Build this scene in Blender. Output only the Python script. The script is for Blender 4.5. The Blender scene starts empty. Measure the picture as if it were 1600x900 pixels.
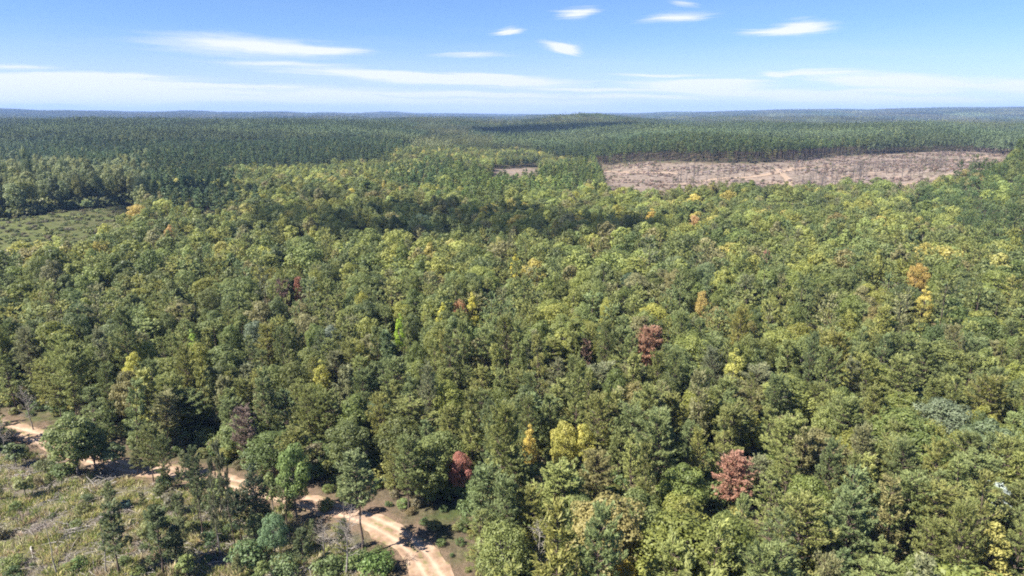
import bpy, math, random
import numpy as np
from mathutils import Vector
R = math.radians
rng = np.random.default_rng(7)
random.seed(7)
C = bpy.context.scene.collection
sc = bpy.context.scene

# ------------------------------------------------------------------ camera
CAM_H, PITCH, F = 60.0, R(14.4), 1067.0          # metres, downward tilt, focal length in photo pixels
cd = bpy.data.cameras.new('camera'); cam = bpy.data.objects.new('camera', cd); C.objects.link(cam)
cam.location = (0, 0, CAM_H); cam.rotation_euler = (math.pi/2 - PITCH, 0, 0)
cd.sensor_width = 36; cd.lens = 36*F/1600; cd.clip_start = 1; cd.clip_end = 60000
sc.camera = cam
FW = np.array([0, math.cos(PITCH), -math.sin(PITCH)]); UP = np.array([0, math.sin(PITCH), math.cos(PITCH)])

# ------------------------------------------------------------------ light and exposure
SUN_EL, SUN_AZ = R(50), R(-116)                    # azimuth measured from the view direction, negative to the left
sc.view_settings.view_transform = 'Standard'; sc.view_settings.look = 'None'
sc.view_settings.exposure = 1.5; sc.view_settings.gamma = 1
sd = bpy.data.lights.new('sun', 'SUN'); sun = bpy.data.objects.new('sun', sd); C.objects.link(sun)
sd.energy = 5.0; sd.angle = R(0.53); sd.color = (1, .955, .88)
SUN = np.array([math.sin(SUN_AZ)*math.cos(SUN_EL), math.cos(SUN_AZ)*math.cos(SUN_EL), math.sin(SUN_EL)])
sun.rotation_euler = Vector(SUN).to_track_quat('Z', 'Y').to_euler()
sc.cycles.max_bounces = 5; sc.cycles.diffuse_bounces = 4; sc.cycles.glossy_bounces = 1
sc.cycles.transmission_bounces = 3; sc.cycles.transparent_max_bounces = 6; sc.cycles.volume_bounces = 0
sc.cycles.use_denoising = False; sc.cycles.filter_width = 1.9
sc.cycles.caustics_reflective = False; sc.cycles.caustics_refractive = False

def px_dir(u, v):
    d = FW + np.array([1., 0, 0])*(u-800)/F + UP*(450-v)/F
    return d/np.linalg.norm(d)
def azel(u, v):
    d = px_dir(u, v); return math.atan2(d[0], d[1]), math.asin(d[2])

world = bpy.data.worlds.new('World'); sc.world = world; world.use_nodes = True
def build_sky():
    nt = world.node_tree; N, L = nt.nodes, nt.links
    for n in list(N): N.remove(n)
    def nd(t, **k):
        n = N.new(t)
        for a, b in k.items(): setattr(n, a, b)
        return n
    def math_(op, a, b=None, clamp=False):
        n = nd('ShaderNodeMath', operation=op, use_clamp=clamp)
        for i, x in enumerate((a, b)):
            if x is None: continue
            if isinstance(x, (int, float)): n.inputs[i].default_value = x
            else: L.new(x, n.inputs[i])
        return n.outputs[0]
    out = nd('ShaderNodeOutputWorld')
    sky = nd('ShaderNodeTexSky', sky_type='NISHITA', sun_disc=False, sun_elevation=SUN_EL, sun_rotation=SUN_AZ,
             altitude=200, air_density=1.0, dust_density=0.2, ozone_density=1.5)
    hs = nd('ShaderNodeVectorMath', operation='MULTIPLY'); hs.inputs[1].default_value = SKY_TINT; L.new(sky.outputs[0], hs.inputs[0])
    co = nd('ShaderNodeTexCoord'); sep = nd('ShaderNodeSeparateXYZ'); L.new(co.outputs['Generated'], sep.inputs[0])
    az = math_('ARCTAN2', sep.outputs[0], sep.outputs[1]); el = math_('ARCSINE', sep.outputs[2])
    cmb = nd('ShaderNodeCombineXYZ'); L.new(az, cmb.inputs[0]); L.new(el, cmb.inputs[1])
    # broad warp so that no streak is a clean ellipse
    wn = nd('ShaderNodeTexNoise'); wn.inputs['Scale'].default_value = 9; wn.inputs['Detail'].default_value = 4
    wm = nd('ShaderNodeMapping'); wm.inputs['Scale'].default_value = (1, 3, 1); L.new(cmb.outputs[0], wm.inputs[0]); L.new(wm.outputs[0], wn.inputs['Vector'])
    wv = nd('ShaderNodeVectorMath', operation='SUBTRACT'); L.new(wn.outputs['Color'], wv.inputs[0]); wv.inputs[1].default_value = (.5, .5, .5)
    wv2 = nd('ShaderNodeVectorMath', operation='MULTIPLY'); L.new(wv.outputs[0], wv2.inputs[0]); wv2.inputs[1].default_value = (.05, .012, 0)
    wp = nd('ShaderNodeVectorMath', operation='ADD'); L.new(cmb.outputs[0], wp.inputs[0]); L.new(wv2.outputs[0], wp.inputs[1])
    P = wp.outputs[0]
    total = None
    def add(x):
        nonlocal total
        total = x if total is None else math_('ADD', total, x)
    def streak(u0, v0, u1, v1, wpx, strength, fibre=2.2, k=0):
        a0, e0 = azel(u0, v0); a1, e1 = azel(u1, v1)
        m = nd('ShaderNodeMapping', vector_type='TEXTURE')
        m.inputs['Location'].default_value = ((a0+a1)/2, (e0+e1)/2, 0)
        m.inputs['Rotation'].default_value = (0, 0, math.atan2(e1-e0, a1-a0))
        hl = math.hypot(a1-a0, e1-e0)/2
        m.inputs['Scale'].default_value = (hl*1.25, wpx/F*(1.6 if hl < .1 else 1.8), 1)
        L.new(P, m.inputs[0])
        ln = nd('ShaderNodeVectorMath', operation='LENGTH'); L.new(m.outputs[0], ln.inputs[0])
        mr = nd('ShaderNodeMapRange', interpolation_type='SMOOTHSTEP'); L.new(ln.outputs['Value'], mr.inputs[0])
        mr.inputs[1].default_value = 1.0; mr.inputs[2].default_value = 0.0; mr.inputs[3].default_value = 0; mr.inputs[4].default_value = 1
        nm = nd('ShaderNodeMapping'); nm.inputs['Location'].default_value = (k*7.3, k*3.1, k*1.7)
        nm.inputs['Rotation'].default_value = (0, 0, .12); nm.inputs['Scale'].default_value = (.75*max(1, hl/.06), fibre*1.7, 1)
        L.new(m.outputs[0], nm.inputs[0])
        nz = nd('ShaderNodeTexNoise'); nz.inputs['Scale'].default_value = 1; nz.inputs['Detail'].default_value = 9; nz.inputs['Roughness'].default_value = .68
        L.new(nm.outputs[0], nz.inputs['Vector'])
        w_ = math_('MULTIPLY', math_('SUBTRACT', nz.outputs[0], .5), 3.0 if hl < .1 else 2.2)
        x_ = math_('SUBTRACT', math_('ADD', math_('MULTIPLY', mr.outputs[0], 1.25), w_), .3, True)
        add(math_('MULTIPLY', math_('MULTIPLY', x_, mr.outputs[0]), strength*1.75))
    for k, s in enumerate(STREAKS): streak(*s, k=k+1)
    # thin veil everywhere: long fibres, and denser towards the horizon all the way round
    vm = nd('ShaderNodeMapping'); vm.inputs['Scale'].default_value = (2.2, 26, 1); vm.inputs['Rotation'].default_value = (0, 0, .02)
    L.new(P, vm.inputs[0])
    vn = nd('ShaderNodeTexNoise'); vn.inputs['Scale'].default_value = 1.6; vn.inputs['Detail'].default_value = 7; vn.inputs['Roughness'].default_value = .6
    L.new(vm.outputs[0], vn.inputs['Vector'])
    vr = nd('ShaderNodeMapRange', interpolation_type='SMOOTHSTEP'); L.new(vn.outputs[0], vr.inputs[0])
    vr.inputs[1].default_value = .45; vr.inputs[2].default_value = .75; vr.inputs[4].default_value = .2
    lo = nd('ShaderNodeMapRange', interpolation_type='SMOOTHSTEP'); L.new(el, lo.inputs[0])
    lo.inputs[1].default_value = R(9); lo.inputs[2].default_value = R(1.0); lo.inputs[3].default_value = .08; lo.inputs[4].default_value = .6
    add(math_('MULTIPLY', vr.outputs[0], lo.outputs[0]))
    lo2 = nd('ShaderNodeMapRange', interpolation_type='SMOOTHSTEP'); L.new(el, lo2.inputs[0])
    lo2.inputs[1].default_value = R(6.5); lo2.inputs[2].default_value = R(0); lo2.inputs[3].default_value = 0; lo2.inputs[4].default_value = .44
    add(lo2.outputs[0])
    fac = math_('MULTIPLY', math_('MINIMUM', total, 1.0), 0.93)
    mx = nd('ShaderNodeMix', data_type='RGBA'); L.new(fac, mx.inputs[0]); L.new(hs.outputs[0], mx.inputs[6]); mx.inputs[7].default_value = CLOUD_COL
    bg = nd('ShaderNodeBackground'); bg.inputs[1].default_value = SKY_STR
    L.new(mx.outputs[2], bg.inputs[0]); L.new(bg.outputs[0], out.inputs[0])
SKY_STR, SKY_TINT = 0.052, (.55, .74, 1.12)
CLOUD_COL = (7.0, 7.2, 7.4, 1)
STREAKS = [  # photo pixels of both ends, half width, strength
    (120, 52, 620, 84, 16, .55), (380, 70, 620, 84, 6, .6), (330, 66, 560, 80, 9, .35),
    (330, 103, 900, 134, 9, .75), (560, 120, 1000, 134, 9, .75), (900, 130, 1290, 135, 9, .65), (980, 140, 1260, 146, 7, .5),
    (-300, 122, 420, 134, 13, .85), (-300, 150, 520, 150, 16, .75), (200, 140, 800, 158, 14, .55), (500, 160, 1100, 166, 14, .5),
    (-100, 100, 130, 104, 4, .4), (640, 84, 825, 88, 5, .45),
    (750, 52, 835, 42, 7, .85), (835, 64, 925, 86, 11, 1.0), (845, 24, 955, 17, 9, .8), (1040, 3, 1095, 6, 5, .4),
    (980, 32, 1130, 22, 8, .65), (1120, 53, 1310, 46, 8, .7), (1180, 48, 1330, 36, 13, .75),
    (1150, 120, 1400, 108, 5, .6), (1170, 112, 1250, 122, 6, .4), (1200, 120, 1620, 136, 12, .75), (1400, 128, 2000, 150, 12, .5),
    (1080, 146, 1450, 150, 8, .5), (1150, 158, 1560, 162, 10, .4),
    (-100, 112, 330, 120, 4, .6), (250, 92, 640, 106, 5, .4), (620, 112, 900, 122, 4, .5), (500, 144, 980, 150, 5, .5), (820, 148, 1180, 154, 4, .5), (1000, 126, 1250, 128, 4, .5), (900, 116, 1160, 119, 3, .45), (1250, 142, 1600, 146, 4, .5), (0, 140, 400, 143, 4, .5), (760, 140, 1120, 141, 3, .5), (100, 128, 560, 136, 4, .5), (1300, 152, 1700, 160, 6, .5),
    (1700, 70, 2000, 60, 12, .5), (-500, 70, -120, 84, 14, .5),
]
build_sky()

# ------------------------------------------------------------------ terrain
def sstep(a, b, x):
    t = np.clip((x-a)/(b-a), 0, 1); return t*t*(3-2*t)
WAVES = {}
def wav(x, y, s, seed):
    if seed not in WAVES:
        r = np.random.default_rng(seed); WAVES[seed] = [(math.cos(a), math.sin(a), k, p) for a, k, p in zip(r.uniform(0, 6.28, 6), r.uniform(.6, 1.5, 6), r.uniform(0, 6.28, 6))]
    o = 0
    for ca, sa, k, p in WAVES[seed]: o = o + np.sin((x*ca+y*sa)*(k/s*6.28)+p)
    return o/6**.5
AZK = np.radians([-180, -60, -37, -21, -10, 2.5, 11, 25, 37, 60, 180])
FARK = np.array([60, 66, 62, 36, 20, 6, 26, 58, 88, 92, 60.])
def H(x, y):
    x = np.asarray(x, float); y = np.asarray(y, float)
    r = np.hypot(x, y); a = np.arctan2(x, y)
    z = 0.5*wav(x, y, 90, 3)*sstep(60, 140, r) + 2.0*wav(x, y, 330, 4)*sstep(150, 450, r)
    z = z + 8.5*np.exp(-(((x+320)/90)**2+((y-400)/75)**2))
    z = z + 24*sstep(480, 1400, y)*sstep(60, -330, x)*(1-.75*sstep(1500, 2500, y))
    z = z + 30*np.exp(-.5*(((x-405)/74)**2+((y-405)/140)**2))
    z = z + 9*sstep(500, 760, y)*sstep(60, 250, x) + 9*sstep(740, 1150, y)*sstep(40, 300, x)
    z = z + 15*sstep(1300, 2200, y)*sstep(-500, -100, x)*sstep(600, 250, x)*(1-.7*sstep(2300, 3200, y))
    z = z + 9*wav(x, y, 1100, 9)*sstep(1500, 2800, r) + 2.5*wav(x, y, 420, 16)*sstep(450, 900, r) + 4*wav(x, y, 520, 18)*sstep(900, 1400, r) - 11*sstep(1250, 2200, y)*sstep(150, 450, x)
    far = np.interp(a, AZK, FARK) + 11*wav(x, y, 2600, 12) + 8*wav(x, y, 1000, 15)
    t = sstep(3600, 7200, r)
    return z*(1-t) + far*t
def project(x, y, z):
    d = np.stack([np.asarray(x, float), np.asarray(y, float), np.asarray(z, float)-CAM_H], -1)
    dep = d@FW; dep = np.where(dep < 1e-3, 1e-3, dep)
    return 800+F*d[..., 0]/dep, 450-F*(d@UP)/dep, dep
T_STEPS = np.geomspace(20, 12000, 600)
def at(u, v, lift=0.0):
    """point of the ground (raised by lift) that the photo shows at pixel u, v"""
    d = px_dir(u, v); tt = T_STEPS; hit = np.where(CAM_H+d[2]*tt < H(d[0]*tt, d[1]*tt)+lift)[0]
    i = hit[0] if len(hit) else len(tt)-1
    for _ in range(2):
        tt = np.linspace(tt[max(i-1, 0)], tt[i], 60); hit = np.where(CAM_H+d[2]*tt < H(d[0]*tt, d[1]*tt)+lift)[0]; i = hit[0] if len(hit) else 59
    p = d*tt[i]; return p[0], p[1], float(H(p[0], p[1]))
def inpoly(u, v, poly):
    u = np.asarray(u); v = np.asarray(v); ins = np.zeros(u.shape, bool); n = len(poly)
    for i in range(n):
        (x1, y1), (x2, y2) = poly[i], poly[(i+1) % n]
        if y1 == y2: continue
        c = ((y1 > v) != (y2 > v)) & (u < (x2-x1)*(v-y1)/(y2-y1)+x1)
        ins ^= c
    return ins
CUT_RIGHT = [(955, 322), (938, 296), (930, 262), (1000, 254), (1180, 256), (1300, 246), (1440, 237), (1575, 231), (1600, 239), (1565, 272), (1490, 294), (1430, 312), (1330, 310), (1200, 321), (1120, 314), (1040, 323)]
CUT_SMALL = [(764, 292), (770, 264), (842, 261), (842, 290)]
CUT_LEFT = [(-400, 385), (0, 341), (100, 327), (205, 314), (225, 345), (180, 392), (60, 425), (-400, 470)]
GRASS = [(-400, 705), (40, 708), (90, 726), (170, 748), (300, 768), (440, 800), (540, 850), (590, 900), (650, 1000), (620, 1600), (-900, 1600)]
ROADPX = [(-140, 652), (-40, 662), (25, 674), (75, 691), (130, 713), (200, 731), (290, 741), (350, 753), (430, 774), (490, 788), (555, 806), (610, 830), (650, 862), (676, 900), (700, 950), (720, 1010)]
road = np.array([at(*p)[:2] for p in ROADPX])
def resample(p, step):
    # Catmull-Rom through the points, then even spacing
    q = []
    P = np.vstack([2*p[0]-p[1], p, 2*p[-1]-p[-2]])
    for i in range(1, len(P)-2):
        for t in np.linspace(0, 1, 24, endpoint=False):
            a, b, c, d = P[i-1], P[i], P[i+1], P[i+2]
            q.append(.5*((2*b)+(-a+c)*t+(2*a-5*b+4*c-d)*t*t+(-a+3*b-3*c+d)*t**3))
    q.append(p[-1]); q = np.array(q)
    s = np.r_[0, np.cumsum(np.hypot(*np.diff(q, axis=0).T))]
    n = max(2, int(s[-1]/step)); t = np.linspace(0, s[-1], n)
    return np.stack([np.interp(t, s, q[:, 0]), np.interp(t, s, q[:, 1])], 1)
roadc = resample(road, .8)
def road_dist(x, y):
    d = np.full(np.shape(x), 1e9)
    near = np.hypot(x, y) < 260
    xs, ys = np.asarray(x)[near], np.asarray(y)[near]
    if xs.size:
        m = np.full(xs.shape, 1e9)
        for i in range(0, len(roadc), 2): m = np.minimum(m, np.hypot(xs-roadc[i, 0], ys-roadc[i, 1]))
        d[near] = m
    return d

# ------------------------------------------------------------------ helpers
def tag(o, label=None, cat=None, group=None, kind=None):
    if label: o['label'] = label
    if cat: o['category'] = cat
    if group: o['group'] = group
    if kind: o['kind'] = kind
    return o
class MB:
    """collects vertices and faces (any mix of triangles and quads) with a per-face value and material slot"""
    def __init__(s): s.v, s.f3, s.f4, s.a3, s.a4, s.n = [], [], [], [], [], 0
    def quads(s, P, val, mat=0):                      # P: (n,4,3)
        P = np.asarray(P, float); n = len(P)
        if not n: return
        s.v.append(P.reshape(-1, 3)); s.f4.append(np.arange(n*4).reshape(-1, 4)+s.n); s.n += n*4
        s.a4.append(np.stack([np.broadcast_to(val, n), np.full(n, mat)], 1))
    def tube(s, pts, rad, k=5, val=.5, mat=0):
        pts = np.asarray(pts, float); rad = np.broadcast_to(rad, len(pts)); m = len(pts)
        t = np.gradient(pts, axis=0); t /= np.linalg.norm(t, axis=1, keepdims=True)+1e-9
        ref = np.where(np.abs(t[:, 2:3]) > .9, [[1., 0, 0]], [[0, 0, 1.]])
        a = np.cross(t, ref); a /= np.linalg.norm(a, axis=1, keepdims=True)+1e-9; b = np.cross(t, a)
        th = np.arange(k)*2*np.pi/k
        V = pts[:, None]+rad[:, None, None]*(a[:, None]*np.cos(th)[None, :, None]+b[:, None]*np.sin(th)[None, :, None])
        i = np.arange(m-1)[:, None]*k; j = np.arange(k)[None]; j2 = (j+1) % k
        f = np.stack([i+j, i+j2, i+k+j2, i+k+j], -1).reshape(-1, 4)+s.n
        s.v.append(V.reshape(-1, 3)); s.n += m*k; s.f4.append(f)
        s.a4.append(np.stack([np.full(len(f), val), np.full(len(f), mat)], 1))
    def mesh(s, name, mats, smooth=False):
        v = np.concatenate(s.v); f = np.concatenate(s.f4); a = np.concatenate(s.a4)
        me = bpy.data.meshes.new(name)
        me.vertices.add(len(v)); me.vertices.foreach_set('co', v.ravel().astype('f4'))
        me.loops.add(f.size); me.loops.foreach_set('vertex_index', f.ravel().astype('i4'))
        me.polygons.add(len(f)); me.polygons.foreach_set('loop_start', np.arange(0, f.size, 4, dtype='i4'))
        at_ = me.attributes.new('var', 'FLOAT', 'FACE'); at_.data.foreach_set('value', a[:, 0].astype('f4'))
        for m in mats: me.materials.append(m)
        me.polygons.foreach_set('material_index', a[:, 1].astype('i4'))
        if smooth: me.polygons.foreach_set('use_smooth', np.ones(len(f), bool))
        me.update(calc_edges=True); me.validate()
        return me
def unit(a): return a/(np.linalg.norm(a, axis=-1, keepdims=True)+1e-9)
def leaf_quads(c, d, nrm, ln, wd):
    """rhombic leaf sprays: centre c, long axis d, facing about nrm"""
    d = unit(d); s = unit(np.cross(nrm, d)); ln = np.asarray(ln)[..., None]; wd = np.asarray(wd)[..., None]
    n2 = unit(np.cross(d, s))
    return np.stack([c-d*ln*.5, c-s*wd*.5+n2*wd*.12, c+d*ln*.5, c+s*wd*.5+n2*wd*.12], 1)

# ------------------------------------------------------------------ materials
def mat_new(name):
    m = bpy.data.materials.new(name); m.use_nodes = True; nt = m.node_tree
    for n in list(nt.nodes): nt.nodes.remove(n)
    return m, nt
class NT:
    def __init__(s, nt): s.nt = nt
    def n(s, t, **k):
        n = s.nt.nodes.new(t)
        for a, b in k.items(): setattr(n, a, b)
        return n
    def l(s, a, b): s.nt.links.new(a, b)
    def noise(s, scale, detail=4, vec=None, rough=.55, vscale=None):
        t = s.n('ShaderNodeTexNoise'); t.inputs['Scale'].default_value = scale; t.inputs['Detail'].default_value = detail; t.inputs['Roughness'].default_value = rough
        if vec is not None:
            if vscale:
                m = s.n('ShaderNodeMapping'); m.inputs['Scale'].default_value = vscale; s.l(vec, m.inputs[0]); vec = m.outputs[0]
            s.l(vec, t.inputs['Vector'])
        return t.outputs[0]
    def ramp(s, f, stops):
        r = s.n('ShaderNodeValToRGB'); e = r.color_ramp.elements
        while len(e) < len(stops): e.new(.5)
        for i, (p, c) in enumerate(stops): e[i].position = p; e[i].color = (*c, 1)
        s.l(f, r.inputs[0]); return r.outputs[0]
    def mr(s, f, a, b, c=0., d=1., smooth=False):
        r = s.n('ShaderNodeMapRange'); r.interpolation_type = 'SMOOTHSTEP' if smooth else 'LINEAR'
        s.l(f, r.inputs[0])
        for i, x in enumerate((a, b, c, d)): r.inputs[i+1].default_value = x
        return r.outputs[0]
    def mix(s, f, a, b, mode='MIX'):
        m = s.n('ShaderNodeMix', data_type='RGBA', blend_type=mode)
        for x, i in ((f, 0), (a, 6), (b, 7)):
            if isinstance(x, (int, float)): m.inputs[i].default_value = x
            elif isinstance(x, tuple): m.inputs[i].default_value = (*x, 1)
            else: s.l(x, m.inputs[i])
        return m.outputs[2]
    def math(s, op, a, b, clamp=False):
        m = s.n('ShaderNodeMath', operation=op, use_clamp=clamp)
        for i, x in enumerate((a, b)):
            if isinstance(x, (int, float)): m.inputs[i].default_value = x
            else: s.l(x, m.inputs[i])
        return m.outputs[0]
    def out(s, bsdf): s.l(bsdf, s.n('ShaderNodeOutputMaterial').inputs[0])
    def attr(s, name, kind='GEOMETRY'): return s.n('ShaderNodeAttribute', attribute_name=name, attribute_type=kind)
    def bsdf(s, col, rough=.85, spec=.2, normal=None):
        b = s.n('ShaderNodeBsdfPrincipled'); b.inputs['Roughness'].default_value = rough; b.inputs['Specular IOR Level'].default_value = spec
        if isinstance(col, tuple): b.inputs['Base Color'].default_value = (*col, 1)
        else: s.l(col, b.inputs['Base Color'])
        if normal is not None: s.l(normal, b.inputs['Normal'])
        return b.outputs[0]
    def bump(s, h, strength=.5, dist=.1):
        b = s.n('ShaderNodeBump'); b.inputs['Strength'].default_value = strength; b.inputs['Distance'].default_value = dist
        s.l(h, b.inputs['Height']); return b.outputs[0]
    def pos(s): return s.n('ShaderNodeNewGeometry').outputs['Position']

def foliage_mat(name, trans=.28, spec=.25, rough=.55):
    m, nt = mat_new(name); t = NT(nt)
    tint = t.attr('tint', 'INSTANCER'); var = t.attr('var')
    k = t.mr(var.outputs['Fac'], 0, 1, .62, 1.4)
    col = t.n('ShaderNodeVectorMath', operation='SCALE'); t.l(tint.outputs['Vector'], col.inputs[0]); t.l(k, col.inputs['Scale'])
    hs = t.n('ShaderNodeHueSaturation'); t.l(col.outputs[0], hs.inputs['Color'])
    t.l(t.mr(var.outputs['Fac'], 0, 1, .515, .488), hs.inputs['Hue'])
    b = t.bsdf(hs.outputs[0], rough, spec)
    tr = t.n('ShaderNodeBsdfTranslucent'); t.l(hs.outputs[0], tr.inputs[0])
    s2 = t.n('ShaderNodeVectorMath', operation='SCALE'); t.l(hs.outputs[0], s2.inputs[0]); s2.inputs['Scale'].default_value = trans*2.6; t.l(s2.outputs[0], tr.inputs[0])
    mx = t.n('ShaderNodeAddShader'); t.l(b, mx.inputs[0]); t.l(tr.outputs[0], mx.inputs[1])
    t.out(mx.outputs[0]); return m
M_NEEDLE = foliage_mat('pine_needles', .27, .2, .6)
M_LEAF = foliage_mat('broad_leaves', .32, .25, .55)
M_GRASS = foliage_mat('grass_blades', .3, .2, .6)
def bark_mat(name, c0, c1):
    m, nt = mat_new(name); t = NT(nt)
    o = t.n('ShaderNodeTexCoord').outputs['Object']
    f = t.noise(6, 5, o, .6, (1, 1, .25)); col = t.ramp(f, [(.3, c0), (.7, c1)])
    t.out(t.bsdf(col, .9, .1, t.bump(f, .6, .04))); return m
M_BARK = bark_mat('pine_bark', (.05, .036, .028), (.17, .125, .1))
M_GREY = bark_mat('grey_bark', (.09, .08, .07), (.24, .215, .19))
M_DEAD = bark_mat('dead_wood', (.15, .125, .105), (.36, .32, .28))
M_PALE = bark_mat('bleached_wood', (.2, .178, .15), (.44, .4, .345))

# ------------------------------------------------------------------ ground
def ground_material():
    m, nt = mat_new('ground_cover'); t = NT(nt); p = t.pos()
    zone = t.attr('zone'); sep = t.n('ShaderNodeSeparateColor'); t.l(zone.outputs['Color'], sep.inputs[0])
    gz, cz, lz = sep.outputs[0], sep.outputs[1], sep.outputs[2]
    n1 = t.noise(.9, 7, p, .65); n2 = t.noise(.13, 5, p, .6); n3 = t.noise(.03, 4, p); n4 = t.noise(5, 6, p, .7)
    floor = t.ramp(n1, [(.3, (.05, .042, .026)), (.5, (.1, .078, .05)), (.7, (.16, .125, .08))])
    floor = t.mix(t.mr(n2, .45, .65), floor, t.ramp(n1, [(.3, (.03, .04, .015)), (.7, (.085, .1, .035))]))
    grass = t.ramp(n1, [(.25, (.05, .052, .018)), (.5, (.11, .11, .037)), (.75, (.2, .175, .085))])
    litter = t.ramp(n4, [(.25, (.07, .052, .042)), (.5, (.15, .12, .1)), (.8, (.3, .265, .23))])
    grass = t.mix(t.mr(n2, .46, .6, 0, .9), grass, litter)
    grass = t.mix(t.mr(n3, .55, .7, 0, .5), grass, t.ramp(n4, [(.3, (.13, .095, .062)), (.7, (.24, .175, .12))]))
    p2 = t.n('ShaderNodeMapping'); p2.inputs['Scale'].default_value = (.35, 1, 1); t.l(p, p2.inputs[0])
    s1 = t.noise(.06, 8, p2.outputs[0], .7); s2 = t.noise(.25, 6, p, .75)
    slash = t.ramp(s2, [(.32, (.07, .053, .038)), (.45, (.15, .115, .088)), (.57, (.215, .17, .135)), (.68, (.36, .31, .265))])
    slash = t.mix(t.mr(s1, .52, .66, 0, .85), slash, t.ramp(s2, [(.3, (.24, .165, .11)), (.7, (.36, .265, .19))]))
    slash = t.mix(t.mr(s1, .46, .36, 0, .6), slash, t.ramp(s2, [(.3, (.07, .065, .035)), (.7, (.14, .12, .065))]))
    left = t.ramp(s2, [(.3, (.045, .05, .02)), (.5, (.08, .082, .036)), (.72, (.115, .105, .055))])
    left = t.mix(t.mr(s1, .44, .58, 0, .8), left, t.ramp(s2, [(.3, (.065, .082, .024)), (.7, (.13, .145, .05))]))
    col = t.mix(gz, floor, grass); col = t.mix(cz, col, slash); col = t.mix(lz, col, left)
    bare = t.attr('bare').outputs['Fac']
    col = t.mix(t.math('MULTIPLY', bare, t.mr(n1, .3, .6, .3, 1)), col, t.ramp(n4, [(.25, (.1, .066, .045)), (.75, (.24, .165, .115))]))
    t.out(t.bsdf(col, .95, .05, t.bump(t.math('ADD', n1, t.math('MULTIPLY', n4, .4)), .9, .35)))
    return m
def build_ground():
    ra = np.r_[np.geomspace(12, 15000, 400)]
    an = np.unique(np.concatenate([np.linspace(-50, 50, 330), np.linspace(-180, 180, 60)]))[:-1]
    an = np.radians(an); A, Rr = np.meshgrid(an, ra); x = Rr*np.sin(A); y = Rr*np.cos(A); z = H(x, y)
    nr, na = A.shape
    u, v, d = project(x, y, z); front = y > 5
    def soft(poly, blur):
        o = 0
        for dx, dy in ((0, 0), (blur, 0), (-blur, 0), (0, blur), (0, -blur), (.7*blur, .7*blur), (-.7*blur, .7*blur)):
            uu, vv, _ = project(x+dx+blur*1.2*wav(x, y, blur*5, 33), y+dy+blur*1.2*wav(x, y, blur*4, 34), z); o = o+inpoly(uu, vv, poly)
        return o/7.*front
    wob = 3*wav(x, y, 9, 31)
    g = soft(GRASS, 4); rd = road_dist(x+wob*.3, y)
    c = np.maximum(soft(CUT_RIGHT, 12), soft(CUT_SMALL, 6)); l = soft(CUT_LEFT, 5)
    bare = sstep(5.6, 2.6, rd+.8*wav(x, y, 5, 35))
    co = np.stack([x, y, z], -1).reshape(-1, 3)
    co = np.vstack([co, [[0, 0, float(H(0, 0))]]]); i = np.arange(nr-1)[:, None]*na; j = np.arange(na)[None]; j2 = (j+1) % na
    q = np.stack([i+j, i+na+j, i+na+j2, i+j2], -1).reshape(-1, 4)
    jj = np.arange(na); tri = np.stack([np.full(na, nr*na), jj, (jj+1) % na], 1)
    me = bpy.data.meshes.new('ground'); me.vertices.add(len(co)); me.vertices.foreach_set('co', co.ravel().astype('f4'))
    li = np.r_[q.ravel(), tri.ravel()]; me.loops.add(len(li)); me.loops.foreach_set('vertex_index', li.astype('i4'))
    ls = np.r_[np.arange(len(q))*4, len(q)*4+np.arange(na)*3]; me.polygons.add(len(ls)); me.polygons.foreach_set('loop_start', ls.astype('i4'))
    me.polygons.foreach_set('use_smooth', np.ones(len(ls), bool))
    a = me.attributes.new('zone', 'FLOAT_COLOR', 'POINT')
    zc = np.zeros((len(co), 4), 'f4'); zc[:-1, 0] = g.ravel(); zc[:-1, 1] = c.ravel(); zc[:-1, 2] = l.ravel(); zc[:, 3] = 1
    a.data.foreach_set('color', zc.ravel())
    b = me.attributes.new('bare', 'FLOAT', 'POINT'); b.data.foreach_set('value', np.r_[bare.ravel(), 0].astype('f4'))
    me.materials.append(ground_material()); me.update(calc_edges=True); me.validate()
    o = bpy.data.objects.new('ground', me); C.objects.link(o); tag(o, kind='structure')
build_ground()

def dirt_material(name, dark, mid, pale):
    m, nt = mat_new(name); t = NT(nt); p = t.pos(); u = t.attr('across').outputs['Fac']; e = t.attr('edge').outputs['Fac']
    a = t.noise(.5, 7, p, .65); b = t.noise(4, 6, p, .7)
    col = t.ramp(a, [(.28, dark), (.5, mid), (.72, pale)])
    col = t.mix(t.mr(b, .5, .75, 0, .45), col, dark)
    col = t.mix(t.math('MULTIPLY', u, t.mr(a, .3, .6, .4, .9)), col, pale)      # the packed, smoother wheel tracks
    grass = t.ramp(b, [(.3, (.09, .09, .03)), (.7, (.22, .2, .09))])
    col = t.mix(t.math('MULTIPLY', e, t.mr(t.noise(.8, 5, p), .45, .58)), col, grass)
    t.out(t.bsdf(col, .95, .05, t.bump(b, .6, .08))); return m
M_DIRT = dirt_material('road_dirt', (.15, .095, .062), (.3, .2, .135), (.45, .33, .235))
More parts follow.
